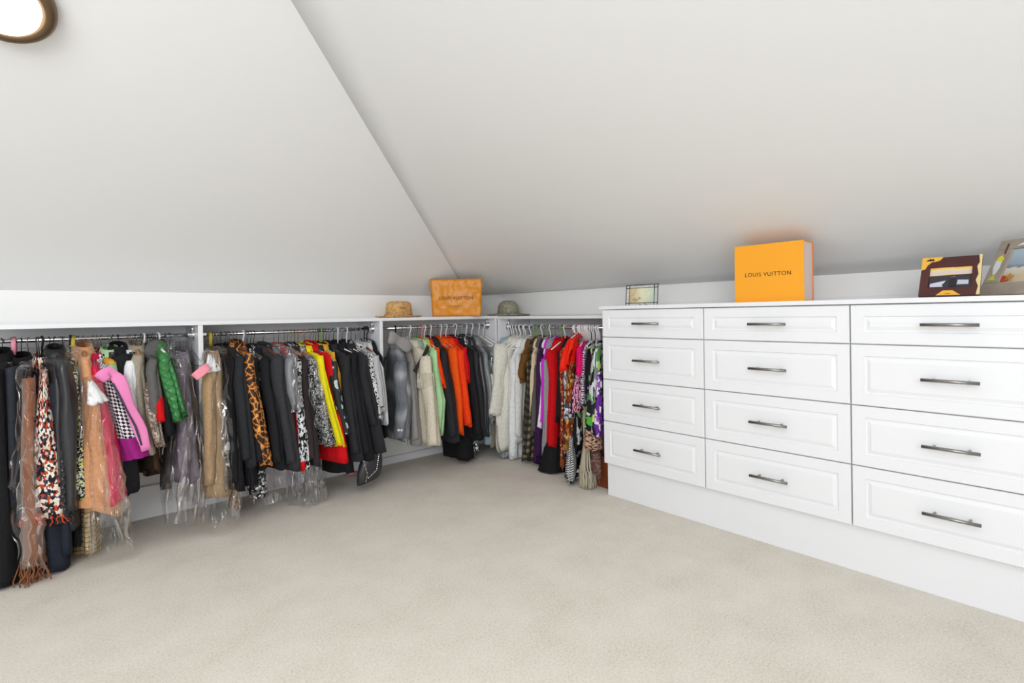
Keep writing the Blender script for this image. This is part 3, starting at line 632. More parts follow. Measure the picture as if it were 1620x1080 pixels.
# ---- bay 2
g = garment('trench_coat', 'coat', L, 336, [(340, 575), (346, 680), (348, 788)], (.035, .058), TAN, 'tan gabardine coat hanging inside clear plastic', hanger='wire', dfix=.5, half=.15, sr=.05, slen=.9, sm=TAN)
c2 = cover(L, 337, [(345, 560), (352, 640), (356, 740), (354, 832)], (.05, .085), 'large clear plastic bag over the tan coat', dfix=.56, half=.18, seed=13)
paper(c2, 334, 574, .52, .07, .085, MT['paperwhite'], 'paper_guard', .15)
ribbon(c2, [(307, 597), (330, 578)], .018, .56, MT['ticket'], 'ticket', 'pink cleaning ticket', .001)
garment('long_coat', 'coat', L, 349, [(368, 570), (376, 680), (384, 778)], (.026, .03), BK2, 'long black coat just right of the bagged tan coat', hanger='dark')
g = garment('wool_jacket', 'jacket', L, 362, [(384, 568), (394, 650), (402, 738)], (.03, .034), CH2, 'dark wool jacket with two small silver studs', hanger='wire')
buttons(g, 2, MT['chrome'], .62, .60, .003)
garment('dress', 'dress', L, 368, [(388, 600), (394, 690), (402, 770)], (.026, .036), BK, 'black dress showing below the studded wool jacket', hanger='wire', sleeve=False, dmin=.38)
g = garment('leopard_coat', 'coat', L, 374, [(396, 562), (414, 650), (430, 736)], (.014, .036), LEO, 'amber and brown leopard print coat', hanger='dwood', sr=.044, slen=1.0, sm=LEO)
garment('leopard_skirt', 'skirt', L, 360, [(372, 640), (374, 720), (377, 806)], (.012, .018), LEO, 'leopard print skirt corner near the carpet', hanger='clip', top='flat', sleeve=False, half=.05, dfix=.34)
garment('black_blazer', 'jacket', L, 384, [(404, 570), (414, 650), (422, 742)], (.02, .03), BK, 'black blazer to the right of the leopard coat', hanger='white')
garment('sequin_dress', 'dress', L, 391, [(400, 600), (408, 690), (414, 786)], (.02, .036), SEQ, 'silver sequined dress hanging low below the black blazers', hanger='dark', sleeve=False, dmin=.36, half=.09, crumple=0)
cover(L, 394, [(412, 565), (416, 600), (420, 640)], (.022, .018), 'crumpled dark plastic strip beside the leopard coat', m='filmd', half=.06, seed=15)
garment('black_blazer', 'jacket', L, 401, [(424, 572), (440, 650), (450, 742)], (.024, .034), BK, 'black blazer beside the crumpled plastic strip', hanger='dark')
garment('charcoal_jacket', 'jacket', L, 416, [(444, 566), (458, 650), (474, 744)], (.03, .042), CH, 'charcoal jacket left of the red dress', hanger='dwood', sr=.048)
garment('satin_jacket', 'jacket', L, 433, [(462, 570), (470, 620), (474, 650)], (.022, .024), SIL, 'shiny grey satin jacket above the red dress', hanger='wire', sr=.04, slen=.9)
garment('red_dress', 'dress', L, 440, [(466, 600), (474, 670), (481, 744)], (.014, .02), RED, 'narrow red dress between charcoal jacket and floral coat', hanger='wood', sleeve=False)
garment('floral_coat', 'coat', L, 449, [(474, 572), (483, 660), (489, 742)], (.018, .022), FLB, 'black and white floral coat beside the red dress', hanger='wire', sr=.038)
cover(L, 436, [(466, 556), (472, 600), (474, 650)], (.03, .024), 'short smoky plastic bag over the satin jacket shoulders', m='filmd', half=.1, seed=16)
garment('long_coat', 'coat', L, 460, [(484, 572), (494, 660), (504, 738)], (.024, .03), DBR, 'dark brown wool coat left of the bagged tweed', hanger='wood')
g = garment('tweed_jacket', 'jacket', L, 471, [(498, 572), (514, 640), (530, 704)], (.02, .034), TWB, 'black and white tweed jacket in a clear bag', hanger='wood', sr=.046, slen=1.0, sm=TWB)
cover(L, 467, [(498, 566), (508, 620), (518, 680)], (.022, .026), 'clear plastic bag over the black and white tweed jacket', half=.09, seed=17)
garment('yellow_coat', 'coat', L, 481, [(510, 566), (527, 640), (546, 706)], (.016, .026), YEL, 'bright yellow wool coat', hanger='wire', sr=.036, slen=.98)
garment('red_dress', 'dress', L, 490, [(522, 562), (536, 640), (549, 731)], (.016, .036), RED, 'bright red dress hanging below the yellow coat', hanger='wire', sleeve=False)
garment('dotted_coat', 'coat', L, 499, [(530, 575), (544, 640), (558, 690)], (.018, .026), DOT, 'black coat with large pale grey dots', hanger='wire', sr=.04, slen=.98, sm=DOT)
garment('silk_blouse', 'blouse', L, 507, [(528, 560), (538, 590), (540, 620)], (.014, .014), MUS, 'mustard yellow silk blouse above the dotted coat', hanger='green', sr=.03)
garment('black_dress', 'dress', L, 511, [(540, 600), (548, 680), (556, 748)], (.03, .055), BK2, 'black dress with the lowest hem, beneath the red dress', hanger='dark', sleeve=False, dmin=.40, dmax=.5)
g = garment('black_coat', 'coat', L, 520, [(550, 566), (562, 650), (574, 728)], (.026, .034), CH2, 'black coat right of the dots, buttons near its hem', hanger='wire', sr=.046)
buttons(g, 4, MT['pblack'], .3, .16, .006)
garment('black_coat', 'coat', L, 534, [(562, 562), (576, 650), (590, 728)], (.026, .034), BK, 'black coat second from the right among black coats', hanger='white', sr=.046)
garment('flared_coat', 'coat', L, 548, [(578, 565), (594, 640), (611, 716)], (.03, .055), CH2, 'wide flared charcoal coat ending the black row', hanger='white', sr=.046, slen=.7)
garment('leopard_blouse', 'blouse', L, 562, [(588, 562), (599, 610), (607, 664)], (.014, .016), LEB, 'black and white leopard print blouse', hanger='wire', sr=.03, slen=.98)
garment('checked_blouse', 'blouse', L, 569, [(598, 565), (606, 610), (609, 650)], (.016, .02), PIN, 'fine black and white checked blouse by the divider', hanger='dwood', sr=.036)
garment('striped_shirt', 'shirt', L, 576, [(606, 582), (611, 630), (614, 672)], (.012, .014), STR, 'white shirt with thin grey stripes by the divider', hanger='black', sleeve=False)
garment('knit_shirt', 'top', L, 580, [(606, 565), (612, 640), (614, 692)], (.012, .018), BK, 'black top nearest the divider of the second bay', hanger='black', sleeve=False, dmin=.38)
cover(L, 426, [(432, 700), (437, 745), (434, 796)], (.05, .1), 'clear plastic bag puffed out under the charcoal jacket', half=.13, dfix=.44, z0=.3, seed=18)
cover(L, 462, [(487, 725), (492, 760), (494, 800)], (.03, .06), 'bunched clear plastic bag under the dark brown coat', m='filmd', half=.1, dfix=.47, z0=.27, seed=19)
cover(L, 480, [(500, 730), (510, 760), (506, 792)], (.04, .05), 'loose clear plastic bag bottom under the tweed jacket', half=.12, dfix=.46, z0=.27, seed=20)
# hanging handbag near the divider
P = hit(588, 736, 1, -.45); hb = tag(empty('handbag', P), 'black patent handbag with silver chain trim hanging low', 'bag')
rr = []
for i in range(10):
    t = i/9; w_ = .045+.035*sin(pi*t*.6+.3); z = .085-.165*t; rr.append([Vector((cos(2*pi*k/18)*w_-.02*t, sin(2*pi*k/18)*.035, z+.02*cos(2*pi*k/18))) for k in range(18)])
b_ = MB().rings(rr, True, True, True); b_.build('body', LEA, hb, smooth=True)
def chain(P_, r=.0045, n_=None):
    b_ = MB()
    for a, c in zip(P_, P_[1:]):
        a, c = Vector(a), Vector(c); k = max(2, int((c-a).length/.011))
        for i in range(k):
            p = a.lerp(c, i/k); q = a.lerp(c, (i+.55)/k); b_.tube([p, q], r if i % 2 else r*.6, 6)
    return b_
chain([(-.07, -.03, .06), (-.05, -.045, -.03), (-.06, -.04, -.08)]).build('chain_trim', MT['chrome'], hb); chain([(.03, -.036, .07), (.01, -.042, -.02), (-.05, -.042, -.06)], .003).build('chain_trim', MT['chrome'], hb)
MB().tube([(-.055, -.035, .05), (-.04, -.03, .12), (-.02, 0, .19)], .0045, 8).build('strap', MT['wire'], hb, smooth=True)
MB().tube([(.02, 0, .08), (.0, 0, .3), (-.03, .1, .42)], .004, 8).build('strap', MT['pblack'], hb, smooth=True)
# ---- bay 3
g = garment('denim_jacket', 'jacket', L, 625, [(640, 575), (647, 640), (640, 698)], (.032, .045), DEN, 'washed grey denim jacket with ribbed collar', hanger='black', sr=.058, slen=.96, sm=DEN, cm=RIB, dfix=.46, hem=.02)
rs = g.srings[-3]; cc_ = sum(rs, Vector())/14
for p in sorted(rs, key=lambda q: (q-CAM).length)[:3:2]:
    o_ = (p-cc_).normalized(); MB().tube([p-g.H-o_*.004, p-g.H+o_*.004], .008, 12).build('button', MT['chrome'], g.root)
fringe(g, F('frayed_denim', (170, 172, 176)), 50, .03, r=.0016)
ribbon(g, [(615, 533), (626, 536), (638, 543), (649, 553)], .036, .40, RIB, 'rib_collar', 'pale grey ribbed collar', .012)
garment('rib_cardigan', 'cardigan', L, 634, [(655, 575), (660, 640), (664, 704)], (.024, .03), RIB, 'long grey ribbed cardigan behind the denim jacket', hanger='dark', sr=.036)
garment('rust_skirt', 'skirt', L, 642, [(655, 620), (664, 684)], (.02, .03), RST, 'rust orange skirt peeking below the cream cardigan', hanger='clip', top='flat', sleeve=False, dfix=.34, half=.08)
g = garment('fringed_cardigan', 'cardigan', L, 648, [(678, 566), (688, 630), (694, 704)], (.03, .045), CKN, 'cream cardigan with fringed yoke and dark neckline', hanger='white', sr=.058, slen=1.0)
ribbon(g, [(677, 548), (670, 563), (656, 588)], .013, .44, TRM, 'neckline_trim', 'dark striped trim')
b_ = MB()
for lv in (3, 4):
    rs = g.srings[lv]; c_ = sum(rs, Vector())/14
    for q_ in range(44):
        t = g.rnd.random()*14; k = int(t); p = rs[k].lerp(rs[(k+1) % 14], t-k); p = p+(p-c_).normalized()*.006-g.H; o_ = (p-(c_-g.H)).normalized()
        b_.tube([p, p+o_*.006+Vector((0, 0, -.02)), p+o_*.004+Vector((g.rnd.uniform(-.006, .006), 0, -.06))], .0028, 4)
o = b_.build('yoke_fringe', CKN, g.root, smooth=True); o['kind'] = 'stuff'
garment('sage_shirt', 'shirt', L, 656, [(676, 555), (688, 600), (694, 660)], (.012, .016), SAGE, 'sage green shirt behind the fringed cardigan', hanger='dwood', sr=.032)
garment('green_shirt', 'shirt', L, 663, [(688, 556), (703, 635), (699, 690)], (.016, .028), GRN, 'pale green cotton shirt', hanger='wood', sr=.04)
garment('tee_shirt', 'shirt', L, 671, [(692, 552), (701, 585), (706, 615)], (.013, .018), ORG2, 'short orange red tee left of the black jacket', hanger='white', sr=.036, slen=.9)
garment('lime_shirt', 'shirt', L, 667, [(686, 552), (698, 600), (700, 640)], (.01, .014), F('lime_cotton', (176, 206, 110)), 'thin lime shirt between green shirt and orange tee', hanger='pink', sr=.03)
garment('black_jacket', 'jacket', L, 681, [(704, 556), (718, 630), (726, 700)], (.026, .038), CH2, 'black jacket left of the bright orange cardigan', hanger='white', sr=.046)
garment('orange_cardigan', 'cardigan', L, 697, [(720, 552), (730, 620), (733, 688)], (.018, .022), ORG, 'bright orange cardigan with high neck', hanger='white', sr=.045, slen=.98)
garment('orange_sweater', 'sweater', L, 705, [(732, 556), (740, 620), (746, 674)], (.014, .02), ORG2, 'red orange sweater right of the orange cardigan', hanger='white', sr=.042, slen=.98)
garment('camisole', 'top', L, 711, [(737, 552), (743, 580), (744, 606)], (.01, .014), RED, 'small red top right of the orange sweater', hanger='wire', sr=.03)
garment('black_trousers', 'trousers', L, 714, [(734, 600), (740, 680), (743, 727)], (.04, .06), BK2, 'black trousers reaching the carpet below the orange sweater', hanger='clip', top='flat', sleeve=False, half=.14, dmin=.38, dmax=.48)
garment('black_jacket', 'jacket', L, 720, [(746, 556), (757, 630), (762, 696)], (.024, .03), BK, 'black jacket right of the red top', hanger='white', sr=.044)
garment('grey_jacket', 'jacket', L, 729, [(754, 558), (763, 620), (768, 690)], (.018, .022), CH, 'narrow charcoal jacket fourth from the corner', hanger='wire', sr=.036)
garment('sequin_scarf', 'scarf', L, 727, [(746, 640), (752, 680), (757, 714)], (.02, .03), SEQ, 'silver sequined scarf hanging low near the corner', hanger='wire', sleeve=False, half=.07, dfix=.4)
garment('leather_jacket', 'jacket', L, 737, [(762, 560), (770, 620), (773, 690)], (.018, .022), LEA, 'black leather jacket close to the corner', hanger='white', sr=.036)
garment('satin_jacket', 'jacket', L, 746, [(770, 560), (778, 610), (780, 670)], (.016, .02), SIL, 'shimmering grey satin jacket nearest the corner', hanger='white', sr=.036)
cover(L, 753, [(778, 552), (785, 600), (786, 668)], (.02, .024), 'crinkled plastic bag at the corner end of the rod', m='filmd', half=.14, seed=22)
# ---- bay 4
def gr(*a, **k): return garment(*a, **k)
gr('blue_blouse', 'blouse', Rr, 806, [(776, 572), (764, 640), (768, 704)], (.02, .03), BLU, 'pale blue cotton blouse nearest the corner', hanger='white', sr=.034, slen=.86)
gr('lilac_shirt', 'shirt', Rr, 802, [(770, 590), (761, 640), (760, 665)], (.012, .014), LGR, 'pale lilac shirt behind the blue blouse', hanger='white', sr=.03)
gr('taupe_trousers', 'trousers', Rr, 808, [(782, 600), (777, 660), (776, 707)], (.018, .022), TAU, 'taupe trousers behind the cream blouse', hanger='clip', top='flat', sleeve=False, half=.12)
g = gr('cream_blouse', 'blouse', Rr, 818, [(788, 546), (779, 600), (772, 658)], (.036, .05), CRM2, 'cream blouse with a long cuffed sleeve', hanger='white', sr=.064, slen=.98, fold=.9)
gr('grey_skirt', 'skirt', Rr, 821, [(796, 620), (792, 680), (793, 736)], (.03, .04), GRY, 'grey skirt hanging below the white ruffles', hanger='clip', top='flat', sleeve=False, half=.13)
gr('ruffled_dress', 'dress', Rr, 824, [(798, 556), (790, 630), (786, 680), (788, 712)], (.022, .032), CRM2, 'cream dress with layered ruffles', hanger='white', sr=.036, fold=1.6, sleeve=False)
for lv, gw in ((.62, .03), (.76, .034), (.9, .036)):
    k0 = int(lv*(len(g.R)-1)); rr = []; base = g.R[k0]; c_ = sum(base, Vector())/len(base); n3 = len(base)*3
    for q_ in range(7):
        t = q_/6; ring = []
        for k in range(n3):
            f = k/3; a_ = base[int(f) % len(base)].lerp(base[(int(f)+1) % len(base)], f-int(f)); o_ = (a_-c_).normalized()
            ring.append(a_+o_*(.006+gw*t*(.75+.45*sin(k*.75+lv*9)))+Vector((0, 0, .03-.085*t+.012*t*sin(k*.31+lv*5))))
        rr.append(ring)
    loft('ruffle', rr, CRM2, g.root, g.H, cap=False)
g = gr('white_shirt', 'shirt', Rr, 832, [(808, 570), (806, 640), (806, 728)], (.028, .04), WHT, 'long white cotton shirt beside the ruffled dress', hanger='white', sr=.05, slen=.97)
gr('white_blouse', 'blouse', Rr, 840, [(816, 562), (816, 640), (814, 700)], (.018, .022), F('ivory_cotton', (222, 222, 218)), 'ivory blouse between white shirt and brown tee', hanger='white', sr=.036)
gr('brown_tee', 'shirt', Rr, 846, [(825, 562), (820, 585), (823, 606)], (.018, .022), BRN, 'short brown tee above the checked shirt', hanger='green', sr=.04, slen=.85)
gr('checked_shirt', 'shirt', Rr, 852, [(836, 575), (830, 650), (826, 730)], (.022, .038), PLD, 'olive and black buffalo check shirt', hanger='green', sr=.044, sm=PLD)
gr('beige_shirt', 'shirt', Rr, 858, [(842, 562), (839, 610), (838, 650)], (.013, .015), BEI, 'beige shirt behind the olive checks', hanger='white', sr=.03)
gr('olive_shirt', 'shirt', Rr, 861, [(845, 580), (842, 640), (840, 690)], (.014, .018), OLV, 'olive grey shirt beside the checks', hanger='wire', sr=.034)
gr('purple_sweater', 'sweater', Rr, 867, [(852, 562), (848, 640), (845, 734)], (.018, .022), PUR, 'deep purple roll neck sweater', hanger='green', sr=.036)
gr('white_tee', 'shirt', Rr, 871, [(856, 575), (852, 630), (849, 684)], (.01, .012), WHT, 'thin white tee beside the magenta top', hanger='white', sr=.024)
gr('magenta_top', 'top', Rr, 874, [(859, 570), (855, 620), (852, 676)], (.012, .014), MAG, 'magenta knit top left of the red sweater', hanger='wire', sr=.028)
gr('grey_cardigan', 'cardigan', Rr, 878, [(863, 572), (860, 650), (858, 730)], (.014, .018), GRY, 'light grey knit cardigan behind the red sweater', hanger='wire', sr=.032)
gr('red_sweater', 'sweater', Rr, 889, [(868, 556), (867, 630), (865, 709)], (.038, .055), RED, 'bright red sweater in the corner bay', hanger='green', sr=.05, slen=.98)
gr('wide_skirt', 'skirt', Rr, 890, [(872, 640), (868, 700), (862, 765)], (.03, .06, .105), BK2, 'wide black skirt hanging lowest below the red sweater', hanger='clip', top='flat', sleeve=False, dfix=[.34, .4, .46])
gr('knit_shirt', 'top', Rr, 904, [(887, 560), (881, 620), (879, 668)], (.018, .022), BK, 'black top right of the red sweater', hanger='wire', sr=.04)
gr('brown_jacket', 'jacket', Rr, 909, [(893, 572), (889, 650), (886, 726)], (.02, .026), DBR, 'dark brown jacket left of the scarves', hanger='white', sr=.044)
def scarf(name, hx, pts, T, m, label, half=.045, dfix=None, hanger='white', fr=None, cr=0, top='shoulder', dmin=.38, dmax=.56, cat='scarf', seed=None, fold=1.0):
    g = garment(name, cat, Rr, hx, pts, T, m, label, sleeve=False, collar=False, half=half, dfix=dfix, hanger=hanger, fold=fold, top=top, dmin=dmin, dmax=dmax, blunt=.9)
    if fr: fringe(g, m, fr[0], fr[1], r=fr[2] if len(fr) > 2 else .0018)
    return g
scarf('printed_scarf', 911, [(894, 580), (891, 660), (892, 722)], (.014, .02), GWS, 'grey and white printed scarf left of the paisley', dfix=.44)
scarf('paisley_scarf', 909, [(886, 556), (887, 600), (888, 725)], (.012, .008), PAR, 'rust red paisley scarf with a thin brown fringe', dfix=.47, fr=(24, .06))
scarf('grey_skirt', 913, [(900, 620), (901, 680), (899, 722)], (.03, .05), LGR, 'pale grey skirt below the gold paisley dress', dfix=.42, cat='skirt', top='flat', hanger='clip', half=.08)
g = scarf('paisley_dress', 917, [(902, 578), (899, 640), (898, 712)], (.026, .036), PAI, 'gold and brown paisley dress with tassels', dfix=.47, cat='dress', half=.08)
band(g, 'tassel_band', GWS, .62, .74, .006)
scarf('silk_scarf', 915, [(901, 538), (898, 560), (897, 582)], (.028, .028), SCR, 'scarlet silk scarf knotted above the paisley dress', dfix=.49, half=.05, fold=2)
scarf('dark_skirt', 922, [(912, 640), (911, 680), (910, 716)], (.02, .03), BK2, 'black skirt behind the paisley dress', dfix=.44, half=.1, cat='skirt', top='flat', hanger='clip')
scarf('zebra_scarf', 922, [(916, 584), (911, 620), (908, 652)], (.014, .034), ZEB, 'pink and black zebra print scarf', dfix=.48, half=.05)
scarf('pink_scarf', 924, [(916, 552), (916, 575), (915, 592)], (.017, .018), HPK, 'short hot pink scarf above the zebra print', dfix=.5, half=.035)
scarf('zigzag_scarf', 928, [(924, 556), (922, 600), (920, 640)], (.012, .012), ZIG, 'narrow black and white zigzag scarf', dfix=.46, half=.03)
scarf('purple_scarf', 932, [(928, 560), (927, 600), (927, 620)], (.012, .014), PUR, 'narrow purple scarf beside the zigzag scarf', dfix=.44, half=.04)
scarf('floral_scarf', 926, [(916, 610), (914, 660), (914, 700)], (.014, .016), FLG, 'green and white leaf print scarf low behind the zebra print', dfix=.44, half=.05)
scarf('bandana_scarf', 920, [(908, 600), (904, 738), (903, 762), (904, 792)], (.01, .02, .06, .006), BWS, 'black and white bandana touching the carpet', dfix=[.36, .46, .5, .5], half=[.02, .03, .04, .02])
scarf('striped_scarf', 918, [(906, 600), (903, 712), (901, 740), (902, 764)], (.008, .014, .028, .014), BWD, 'black and white diagonal striped scarf above the bandana', dfix=[.36, .48, .52, .53], half=[.02, .03, .03, .02])
scarf('black_dress', 938, [(932, 570), (931, 640), (930, 684)], (.022, .028), BK2, 'black dress left of the large floral scarf', dfix=.46, half=.1, cat='dress')
g = scarf('tassel_scarf', 934, [(926, 600), (927, 706), (927, 735), (928, 750)], (.012, .022, .032, .036), CRF, 'cream scarf ending in long tassels', dfix=[.36, .46, .5, .5], half=.05, fr=(110, .1, .003))
g = scarf('boucle_scarf', 944, [(939, 600), (942, 706), (943, 748)], (.012, .026, .032), BRF, 'brown and grey scarf with fringe beside the drawers', dfix=[.36, .44, .46], half=.06, fr=(50, .05))
g = scarf('leopard_scarf', 944, [(938, 640), (937, 680), (936, 712)], (.03, .05), LEO2, 'tan leopard print scarf above the cream tassels', dfix=.49, half=.06)
scarf('leaf_scarf', 945, [(942, 552), (940, 620), (938, 680)], (.03, .042), FLG, 'large green, white and black floral scarf', dfix=.5, half=.06)
scarf('purple_floral_scarf', 949, [(948, 600), (946, 640), (946, 690)], (.014, .022), FLP, 'purple and white floral scarf touching the drawer cabinet', dfix=.51, half=.03)
# empty hangers
def solo(run, hx, kind, label, y=545):
    s0 = rodpos(run, hx); hang(run, s0, (s0+.02, RD+.19, RZ[run]-.16), RZ[run]-.085, kind, 'hanger', '', solo=label)
solo(L, 757, 'white', 'empty white plastic hanger close to the corner')
solo(L, 764, 'white', 'empty white plastic hanger nearest the corner')
for x, lab in ((303, 'empty wire hanger by the end of the first bay'),): solo(L, x, 'wire', lab)
GL = [(o.location.copy(), o['label']) for o in COL.objects if o.get('category') and o.get('category') not in ('hanger', 'garment bag', 'bag', 'shelf', 'cabinet', 'countertop') and 'label' in o]
def spare(run, x, kind, n_):
    s0 = rodpos(run, x); p = w3(run, s0, RD, RZ[run]); near = min(GL, key=lambda g_: (g_[0]-p).length)
    lab = ('spare %s on the rod beside the ' % {'wire': 'steel hanger', 'dark': 'dark wire hanger', 'white': 'white hanger'}[kind])+near[1]
    w_ = lab.split()[:16]
    while w_[-1] in ('the', 'a', 'with', 'and', 'in', 'of', 'beside', 'on', 'at', 'its', 'under', 'behind', 'between', 'to', 'left', 'right', 'by', 'over', 'from', 'just'): w_.pop()
    o = hang(run, s0, (s0+.02, RD+.19, RZ[run]-.16), RZ[run]-.085, kind, 'hanger', '', solo=' '.join(w_)); o['group'] = 'spare hangers on the closet rods'
for i, x in enumerate([58, 61, 98, 124, 178, 208, 237, 246, 268, 343, 356, 389, 396, 454, 466, 495, 503, 515, 527, 541, 555, 652, 659, 668, 676, 686, 692, 741]): spare(L, x, 'wire' if i % 2 else 'dark', i)
for i, x in enumerate([810, 813, 823, 829, 894, 911, 926, 930, 940, 947]): spare(Rr, x, 'white', i)
# ribbons on hooks
def hook_ribbon(px, m, label, y0=530, y1=565):
    s0 = rodpos(L, px); b_ = MB(); z = RZL
    P_ = [w3(L, s0, RD+.014, z-.06), w3(L, s0, RD+.016, z), w3(L, s0, RD, z+.015), w3(L, s0+.003, RD-.016, z-.002), w3(L, s0+.004, RD-.014, z-.05)]
    R_ = []
    for i, p in enumerate(P_):
        d = (P_[min(i+1, 4)]-P_[max(i-1, 0)]).normalized(); sd = Vector((1, 0, 0)); up = d.cross(sd)
        R_.append([p-P_[2]+sd*(.008*cos(2*pi*k/10))+up*(.003*sin(2*pi*k/10)) for k in range(10)])
    tag(b_.rings(R_, True, True, True).build('ribbon', m, None, loc=P_[2], smooth=True), label, 'ribbon')
hook_ribbon(21, MT['ppink'], 'pink padded ribbon looped over the rod at the left')
hook_ribbon(115, MT['pyellow'], 'mustard twisted ribbon on the rod above the green tweed')
hook_ribbon(332, MT['pyellow'], 'yellow ribbon on the rod above the bagged tan coat')
# pink scrap on the carpet
pp_ = hit(556, 749, 2, .012); b_ = MB(); b_.rings([[Vector((cos(2*pi*k/14)*r_*(1+.4*sin(3*k)), sin(2*pi*k/14)*r_*.6, z+.004*sin(k*2))) for k in range(14)] for r_, z in ((.03, 0), (.034, .008), (.02, .016), (.004, .014))], True, True, True)
tag(b_.build('cloth_scrap', MT['ppink'], None, loc=(pp_.x, pp_.y, .008), smooth=True), 'small pink cloth scrap lying on the carpet under black coats', 'cloth')
# wooden box at the side of the drawers
bx = tag(empty('wooden_box', (-.29, -1.385, 0)), 'reddish brown wooden box tucked beside the drawers', 'box')
MB().box(-.11, .11, -.055, .055, 0, .17).build('body', mat('red_brown_wood', (132, 66, 34), .4, 0, 20, .1, .002, var=.35), bx, bevel=.003); MB().box(-.115, .115, -.06, .06, .17, .185).build('lid', mat('red_brown_lid', (120, 60, 32), .4, var=.3), bx, bevel=.003)

# ------------------------------------------------------------------ things on the shelf and the countertop
ZSH = HS+.0205
def text(s, size, m, parent, loc, rot, name='lettering', ext=.0004, sp=1.0):
    c = bpy.data.curves.new(name, 'FONT'); c.body = s; c.size = size; c.extrude = ext; c.align_x = 'CENTER'; c.align_y = 'CENTER'; c.space_character = sp; c.offset = .0
    o = bpy.data.objects.new(name, c); COL.objects.link(o); bpy.context.view_layer.update()
    me = bpy.data.meshes.new_from_object(o.evaluated_get(bpy.context.evaluated_depsgraph_get())); me.name = name; bpy.data.objects.remove(o)
    o = bpy.data.objects.new(name, me); COL.objects.link(o); me.materials.clear(); me.materials.append(m); o.parent = parent; o.location = loc; o.rotation_euler = rot; return o
INK = mat('dark_brown_ink', (58, 30, 18), .6)
def straw(name, c1, c2, s=120):
    m, n, b = nt(name); tc = N(n, 'ShaderNodeTexCoord'); g_ = N(n, 'ShaderNodeTexWave', _bands_direction='DIAGONAL', Scale=s*.5, Distortion=2.5); n.links.new(tc.outputs['Object'], g_.inputs['Vector'])
    v = N(n, 'ShaderNodeTexVoronoi', Scale=s); n.links.new(tc.outputs['Object'], v.inputs['Vector']); sp_ = N(n, 'ShaderNodeSeparateColor'); n.links.new(v.outputs['Color'], sp_.inputs[0])
    h = math_(n, 'ADD', math_(n, 'MULTIPLY', g_.outputs['Fac'], .5), math_(n, 'MULTIPLY', sp_.outputs[0], .5)); r = ramp(n, [(.2, srgb(*c2)), (.7, srgb(*c1))]); n.links.new(h, r.inputs[0]); n.links.new(r.outputs[0], b.inputs['Base Color']); b.inputs['Roughness'].default_value = .75; bump(n, b, h, .9, .004); return m
ST1 = straw('golden_straw', (236, 196, 132), (176, 118, 56)); ST2 = straw('grey_green_straw', (196, 192, 168), (108, 108, 92), 150)
def hat(name, px, d, prof, brim, m, label, run='L', br=None, squash=(1, 1)):
    p = hit(px, 497, 1, -d) if run == 'L' else hit(px, 497, 0, -d); h = tag(empty(name, (p.x, p.y, ZSH-(.0 if run == 'L' else .002))), label, 'hat')
    MB().lathe(prof, 44, sx=squash[0], sy=squash[1]).build('crown', m, h, smooth=True)
    R_ = []
    for j, (r_, z) in enumerate(brim): R_.append([(r_*squash[0]*cos(2*pi*k/56), r_*squash[1]*sin(2*pi*k/56), z+(br or 0)*j/len(brim)*sin(2*2*pi*k/56+.6)) for k in range(56)])
    MB().rings(R_, True).build('brim', m, h, smooth=True); return h
h = hat('straw_hat', 631, .165, [(.092, .004), (.091, .03), (.084, .085), (.078, .1), (.06, .108), (.03, .104), (.004, .102)], [(.088, .016), (.1, .008), (.13, .006), (.155, .008), (.16, .012), (.155, .005), (.13, .001), (.1, .001), (.088, .004)], ST1, 'golden straw hat with eyelets and a chin cord', br=0, squash=(1.02, .9))
b_ = MB()
for k in (-.014, 0, .014): b_.tube([(k-.02, -.076, .062), (k-.02, -.086, .062)], .003, 10)
b_.build('eyelets', MT['pblack'], h); MB().tube([(-.084, -.02, .03), (-.1, -.04, .04), (-.12, -.05, .03), (-.135, -.06, .012), (-.15, -.05, .006)], .0018, 8).build('cord', MT['wood'], h, smooth=True)
MB().lathe([(.001, -.006), (.006, -.004), (.007, 0), (.005, .005), (.001, .006)], 10, c=(-.138, -.06, .012)).build('cord_bead', MT['wood'], h, smooth=True)
hat('sun_hat', 804, .17, [(.088, .01), (.086, .04), (.08, .075), (.066, .1), (.045, .113), (.02, .118), (.003, .118)], [(.085, .022), (.1, .02), (.13, .016), (.16, .013), (.172, .012), (.17, .006), (.14, .002), (.1, .002), (.085, .01)], ST2, 'grey green woven sun hat with drooping wide brim', run='R', br=.0, squash=(.94, 1))
# paper shopping bag at the corner
PB = mat('orange_paper', (222, 142, 28), .38, 0, 9, .35, .02); PBS = mat('orange_paper_side', (186, 112, 20), .45, 0, 9, .4, .02)
yaw = -.68; hB = .268; wB = .372; dB = .09
qb = hit(723, 499, 1, -.252)
pb = tag(empty('paper_bag', (qb.x, -.252, ZSH), (0, 0, yaw)), 'glossy orange paper shopping bag standing between two hats', 'bag')
def sheet(fn, nu_, nv_, m, name, th=.0012):
    o = MB().rings([[fn(i/nu_, j/nv_) for i in range(nu_+1)] for j in range(nv_+1)], close=False).build(name, m, pb, smooth=True); s_ = o.modifiers.new('t', 'SOLIDIFY'); s_.thickness = th; return o
cr = lambda x, y, z: .010*noise.noise(Vector((x*9+3, y*9, z*8)))+.004*noise.noise(Vector((x*25, y*9, z*22)))
hw = wB/2
sheet(lambda u, v: Vector(((u-.5)*(wB-.03+.03*v), -dB/2+.012-.016*sin(pi*v)*sin(pi*u)+cr(u, 0, v)*min(1, v*6), hB*v)), 24, 20, PB, 'front_panel')
sheet(lambda u, v: Vector(((u-.5)*(wB-.03+.024*v), dB/2-(dB-.026)*v+cr(u, 3, v)*.3, hB*v*1.0)), 16, 12, PB, 'back_panel')
